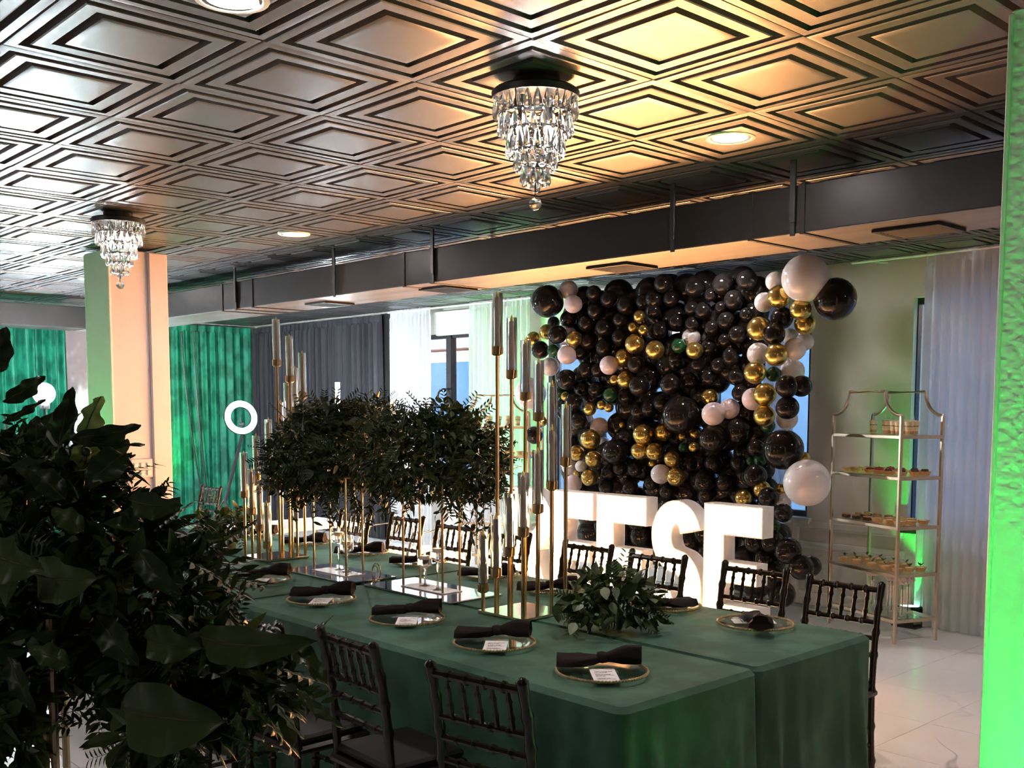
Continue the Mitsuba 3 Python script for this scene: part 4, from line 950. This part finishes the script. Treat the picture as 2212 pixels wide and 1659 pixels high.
for i, (u, v) in enumerate(rose_spots):
    M = on_shelf(SH1, u, v, zs[4])
    t = thing('bud_vase', f'clear cylinder bud vase, {ORD2[i]} from the left on the bottom tier of the right shelf', 'vase', 'bud vases on the bottom tier'); part(t, 'glass', at(vase_d, M))
    t = thing('rose', f'pale rose in the {ORD2[i]} bud vase from the left on the bottom tier', 'flower', 'pale roses in bud vases')
    part(t, 'stem', at(stem_d, M)); part(t, 'bloom', at(rose_d, M @ T().translate([.003, 0, .235])))
# the shelf on the other side of the balloons, mirrored
X2 = 5.52; L2 = Xp(1143, 900, X2); lv2 = np.array([lv[0], -lv[1]]); F2 = L2[:2]-lv2; dv2 = np.array([dv[0], -dv[1]])
SH2 = etagere(F2, lv2, dv2, zs, zs[0]+(zy(Fc[0]+.1, Fc[1]+.2, 846)-zs[0]), zy(Fc[0], Fc[1], 898), 'dark looking dessert shelf left of the balloon wall behind the candelabra')
cups(SH2, [(u, .5+(i % 3-1)*.25) for i, u in enumerate(np.linspace(.08, .92, 10))], zs[0], 'top tier of left shelf')
tarts(SH2, zs[1], 'second tier of left shelf', lambda c: 'custard', 2, 5)

# ---------------------------------------------------------------- lamps standing in the room
def tripod(t, x, y, z, col='m_black', spread=.32):
    part(t, 'pole', ply(tube([(x, y, .45), (x, y, z)], .011, 8), col, 30))
    for a in (.3, 2.4, 4.5): part(t, 'leg', ply(tube([(x, y, .50), (x+spread*math.cos(a), y+spread*math.sin(a), .01)], .009, 6), col, 30))
COOL = np.array([.80, .92, 1.0])
p = Yp(95, 850, 7.6)
t = thing('studio_lamp', 'very bright white lamp on a stand behind the big plant at the left', 'lamp')
tripod(t, p[0], p[1], p[2]-.10)
part(t, 'globe', emit(at(ply(trimesh.creation.icosphere(3, .105), 'm_white', True), tr(*p)), COOL*LAMP_L, 5))
part(t, 'collar', ply(tube([(p[0], p[1], p[2]-.15), (p[0], p[1], p[2]-.09)], .05, 12), 'm_black'))
a, b = Yp(729, 826, 7.2), Yp(731, 906, 7.2)
t = thing('tube_lamp', 'bright vertical light tube on a stand in front of the grey drape', 'lamp')
tripod(t, a[0], a[1], b[2]-.02)
part(t, 'tube', emit(ply(tube([(a[0], a[1], b[2]), (a[0], a[1], a[2])], .028, 12), 'm_white', 30), COOL*LAMP_T, 2.5))
part(t, 'cap', ply(tube([(a[0], a[1], b[2]-.05), (a[0], a[1], b[2]-.001)], .03, 12), 'm_black'))
c = Yp(520, 902, 8.3); k = fwd(c)/FPX; ro, ri = 36.5*k, 23*k
t = thing('ring_light', 'glowing white ring light on a leaning black pole before the green drape', 'ring light')
nrm = CAM-c; nrm[2] = 0; nrm /= np.linalg.norm(nrm); nrm = nrm+np.array([.35, -.0, .15]); nrm /= np.linalg.norm(nrm); ux = np.cross([0, 0, 1.0], nrm); ux /= np.linalg.norm(ux); uy = np.cross(nrm, ux)
FM = frame(c, ux, uy, nrm)
part(t, 'diffuser', emit(at(ply(lathe([(ri, .0), (ro, .0)][::-1], 40), 'm_white', 30), FM @ T().translate([0, 0, .012])), COOL*1.6, .5))
part(t, 'housing', at(ply(lathe([(ri, .010), (ri-.004, -.012), (ri, -.02), (ro, -.02), (ro+.004, -.012), (ro, .010)], 40), 'm_lampoff', 30), FM))
part(t, 'phone_clip', at(ply(cat([bbox(-.03, .03, -.10, -.06, -.01, .01, .004), bbox(-.012, .012, -ro, -.08, -.012, .0, .003), bbox(-.008, .008, -.06, -.015, -.006, .006, .002)]), 'm_black'), FM))
e0 = c-uy*(ro+.01); e1 = Yp(481, 1105, 8.15); e1f = e0+(e1-e0)*((e0[2]-.55)/(e0[2]-e1[2]))
part(t, 'pole', ply(tube([e0, e1f], .020, 8), 'm_black', 30))
for an in (.4, 2.5, 4.6): part(t, 'leg', ply(tube([e1f+np.array([0, 0, .05]), (e1f[0]+.38*math.cos(an), e1f[1]+.38*math.sin(an), .01)], .012, 6), 'm_black', 30))

def uplight(x, y, tx, ty, tz, power, lab, cut=45, col=(.02, 1.0, .10)):
    t = thing('uplight', lab, 'uplight')
    d = np.array([tx-x, ty-y, tz-.16]); d /= np.linalg.norm(d); u = np.cross(d, [0, 1.0, .1]); u /= np.linalg.norm(u); v = np.cross(d, u)
    FM = frame((x, y, .13), u, v, d)
    part(t, 'body', at(ply(cat([bbox(-.085, .085, -.085, .085, -.07, .025, .012)]), 'm_lampoff'), FM))
    part(t, 'bracket', ply(cat([bbox(x-.10, x+.10, y-.10, y+.10, 0, .015, .004), bbox(x-.01, x+.01, y-.105, y-.098, .01, .13, .002), bbox(x-.01, x+.01, y+.098, y+.105, .01, .13, .002)]), 'm_black'))
    part(t, 'lens', emit(at(ply(lathe([(.07, 0), (0, 0)][::-1] if False else [(.0, .0), (.07, .0)][::-1], 20), 'm_white', 30), FM @ T().translate([0, 0, .027])), np.array([.35, 1.0, .6])*2, .05))
    o = np.array([x, y, .13])+d*.05
    scene[numbered('uplight_beam')] = {'type': 'spot', 'sampling_weight': 1.0, 'to_world': T().look_at(origin=o.tolist(), target=(o+d).tolist(), up=[0.0, 1.0, 0.1]), 'intensity': {'type': 'rgb', 'value': [float(power*q) for q in col]}, 'cutoff_angle': float(cut), 'beam_width': float(cut*.35)}
q = Zp(1972, 1352, 0)
uplight(q[0]-.02, q[1]+.02, 6.05, q[1]+.08, 2.7, UP*.8, 'small black uplight shining green behind the right dessert shelf', 30)
uplight(5.72, 5.02, 6.0, 5.22, 2.3, UP*6, 'small black unseen uplight shining green on the curtain behind the left dessert shelf', 32)  # unseen behind the shelf, set to turn the curtain green
uplight(0.95, 4.80, 1.36, 4.78, 1.9, UP*1.6, 'small black unseen uplight at the foot of the green and pink column')  # out of view behind the plant, lights the column's green face
uplight(1.00, -2.18, 1.40, -2.14, 1.6, UP*1.3, 'small black unseen uplight at the foot of the green stucco column', 55)  # out of view below the frame, lights the stucco green
uplight(4.6, 10.4, 4.4, 10.9, 2.6, UP*1.0, 'small black unseen uplight shining green at the far wall')  # out of view, placed for green light at the far end

# ---------------------------------------------------------------- things at the far end
c = Zp(640, 1140, .74)
t = thing('side_table', 'white topped side table beyond the far end of the long table', 'table')
part(t, 'top', ply(bbox(c[0]-.45, c[0]+.55, c[1]-.05, c[1]+.55, .715, .745, .004), 'm_white'))
for sx, sy in ((-.4, 0.), (.5, 0.), (-.4, .5), (.5, .5)): part(t, 'leg', ply(tube([(c[0]+sx, c[1]+sy, 0), (c[0]+sx, c[1]+sy, .715)], .02, 8), 'm_chrome', 30))
c = Zp(775, 1150, .72); c = c+np.array([.45, -.1, 0])
t = thing('lounge_seat', 'white seat with bent chrome arms beyond the far chairs', 'seat')
part(t, 'cushion', ply(bbox(c[0]-.15, c[0]+.55, c[1]-.1, c[1]+.5, .38, .50, .03), 'm_white'))
for sy in (-.14, .54): part(t, 'arm', ply(tube([(c[0]-.12, c[1]+sy, 0.01), (c[0]-.16, c[1]+sy, .55), (c[0]-.10, c[1]+sy, .70), (c[0]+.30, c[1]+sy, .72), (c[0]+.42, c[1]+sy, .66), (c[0]+.5, c[1]+sy, .01)], .014, 8), 'm_chrome', 30))

# ---------------------------------------------------------------- big plant in the foreground
t = thing('foreground_greenery', 'large dark arrangement of broad leaves and fern close to the viewer at the left', 'plant')
FD = 1.55
def hole(p):
    a, b = sx_of(p)
    if 95 < a < 265 and b > 1490: return True
    if b < 925 or (a > 262 and b < 1075) or (a > 130 and b < 960): return True
    if b > 1380+max(0, (a-250))*.0 and a > 560: return False
    return False
def PP(x, y, d): return CAM+ray(x, y)*d
m_ = FD/FPX
blobs = [(PP(120, 1150, 1.62), (225*m_, 150*m_, 215*m_)), (PP(300, 1290, 1.55), (200*m_, 140*m_, 170*m_)), (PP(60, 1330, 1.5), (130*m_, 120*m_, 200*m_)), (PP(420, 1450, 1.5), (165*m_, 120*m_, 115*m_)), (PP(350, 1580, 1.45), (120*m_, 100*m_, 85*m_)), (PP(20, 1560, 1.45), (75*m_, 80*m_, 120*m_)), (PP(60, 1030, 1.7), (120*m_, 110*m_, 100*m_)), (PP(560, 1500, 1.5), (70*m_, 70*m_, 55*m_))]
foliage(t, blobs, 3000, 60, .050, 77, (), hole, .55)
ms = []
r = np.random.default_rng(78)
for k, (x, y, dx, dy) in enumerate([(430, 1150, 90, 90), (470, 1180, 60, -40), (440, 1240, 90, -30), (480, 1250, 80, 10), (400, 1210, 110, 60), (500, 1470, 120, 60), (520, 1500, 100, 100), (540, 1430, 120, 30), (500, 1560, 40, 70), (580, 1450, 100, 60), (40, 1000, -10, -90), (110, 1000, 40, -80), (70, 1580, 20, 90), (180, 1480, 40, 90), (230, 1480, -20, 110), (330, 1150, 60, -50), (370, 1130, 70, 0), (250, 1060, 40, -40)]):
    o = PP(x, y, FD-.05); e = PP(x+dx, y+dy, FD-.08); d = e-o; L = np.linalg.norm(d)
    f = rand_frames(1, d[None].copy(), r); part(t, 'sprig', ply(scatter(SPRAY, o[None], *f, np.array([L*1.1])), 'm_leaf'))
def bigleaf(b, tip, wpx, d0, d1, m, bend=.10, tilt=.3, fold=.16, blunt=1.0):
    o, e = PP(*b, d0), PP(*tip, d1); ax = e-o; L = np.linalg.norm(ax); x = ax/L
    view = CAM-(o+e)/2; view /= np.linalg.norm(view); y = np.cross(view, x); y /= np.linalg.norm(y)
    z = np.cross(x, y); y2 = y*math.cos(tilt)+z*math.sin(tilt); z2 = np.cross(x, y2); wd = wpx*(d0+d1)/2/FPX
    n = 14; ts = np.linspace(0, 1, n+1); cols = np.linspace(-1, 1, 7); P = np.zeros((n+1, 7, 3))
    prof = wd/2*np.sin(PI*np.clip(ts, 0, 1)**(.78*blunt))**.8
    for j, c_ in enumerate(cols):
        up = abs(c_)*prof*fold*1.6-bend*L*(4*ts*(1-ts))*-1+.006*np.sin(ts*17+c_*2)*abs(c_)
        P[:, j] = o+np.outer(ts*L, x)+np.outer(c_*prof, y2)+np.outer(up, z2)
    k = part(t, 'leaf', ply(grid_mesh(P), m, True))
    mid = P[:, 3]-z2*.0008
    part(k, 'midrib', ply(tube(mid, np.linspace(.0016, .0005, n+1)*(1+wpx/120), 5), 'm_stem', True))
for a in [((152, 947), (304, 918), 40, 1.45, 1.5, 'm_leafdark', .12), ((152, 950), (313, 960), 16, 1.45, 1.5, 'm_leafdark', .10), ((178, 958), (219, 856), 62, 1.55, 1.6, 'm_leafthin', -.05, .7), ((128, 965), (157, 836), 50, 1.5, 1.5, 'm_leafdark', -.08),
          ((8, 868), (95, 812), 40, 1.5, 1.55, 'm_leafdark', .08), ((8, 912), (97, 862), 18, 1.5, 1.55, 'm_leafdark', .05), ((-25, 810), (14, 706), 58, 1.4, 1.4, 'm_leafdark', .05), ((223, 982), (266, 963), 18, 1.5, 1.5, 'm_leaf', .15),
          ((272, 980), (181, 1055), 72, 1.45, 1.4, 'm_leafdark', .10), ((194, 958), (180, 1037), 66, 1.58, 1.56, 'm_leafthin', .06, .2), ((273, 982), (292, 985), 12, 1.45, 1.45, 'm_leafdark', .1), ((268, 1008), (284, 1044), 14, 1.45, 1.42, 'm_leafdark', .1), ((270, 1006), (288, 1016), 11, 1.45, 1.44, 'm_leafdark', .1),
          ((280, 1078), (395, 1092), 62, 1.42, 1.42, 'm_leaf', .22), ((75, 965), (76, 900), 42, 1.5, 1.52, 'm_leafdark', .1), ((430, 1372), (684, 1385), 92, 1.35, 1.30, 'm_leaf', .20), ((620, 1392), (714, 1492), 46, 1.32, 1.28, 'm_leaf', .12, -.5),
          ((77, 1241), (212, 1250), 108, 1.35, 1.32, 'm_leaf', .15), ((-30, 1190), (94, 1232), 100, 1.32, 1.3, 'm_leaf', .12), ((315, 1375), (436, 1400), 84, 1.36, 1.33, 'm_leaf', .14), ((265, 1530), (485, 1560), 160, 1.32, 1.28, 'm_leaf', .12), ((140, 1080), (60, 1010), 60, 1.5, 1.5, 'm_leafdark', .1),
          ((640, 1490), (742, 1573), 26, 1.33, 1.3, 'm_leaf', .08), ((524, 1482), (587, 1570), 17, 1.35, 1.33, 'm_leaf', .10), ((598, 1522), (658, 1597), 13, 1.35, 1.33, 'm_leafpale', .06), ((505, 1435), (620, 1480), 20, 1.35, 1.33, 'm_leaf', .1), ((598, 1493), (674, 1508), 15, 1.35, 1.33, 'm_leaf', .1), ((510, 1540), (536, 1621), 22, 1.35, 1.33, 'm_leaf', .1), ((560, 1600), (610, 1625), 16, 1.35, 1.33, 'm_leaf', .1),
          ((490, 1318), (523, 1274), 7, 1.4, 1.42, 'm_leafpale', .1), ((677, 1360), (719, 1331), 7, 1.32, 1.3, 'm_leafpale', .15), ((20, 1420), (75, 1540), 44, 1.35, 1.33, 'm_leafdark', .1), ((150, 1440), (60, 1400), 52, 1.36, 1.36, 'm_leaf', .1), ((210, 1330), (300, 1440), 70, 1.38, 1.36, 'm_leafdark', .1), ((300, 1190), (390, 1290), 60, 1.42, 1.4, 'm_leafdark', .12), ((180, 1150), (110, 1100), 52, 1.45, 1.45, 'm_leaf', .1)]:
    bigleaf(*a)
part(t, 'berry', at(ply(trimesh.creation.icosphere(2, .007), 'm_leafdark', True), tr(*PP(186, 976, 1.5))))
bc = PP(120, 1300, FD)
for dx, dy in ((-.05, -.12), (.05, -.12), (-.05, .12), (.05, .12)): part(t, 'stand_rod', ply(tube([(bc[0]+dx, bc[1]+dy, .012), (bc[0]+dx, bc[1]+dy, bc[2])], .006, 8), 'm_brushgold', 30))
part(t, 'stand_base', ply(bbox(bc[0]-.09, bc[0]+.09, bc[1]-.16, bc[1]+.16, 0.001, .012, .002), 'm_brushgold'))
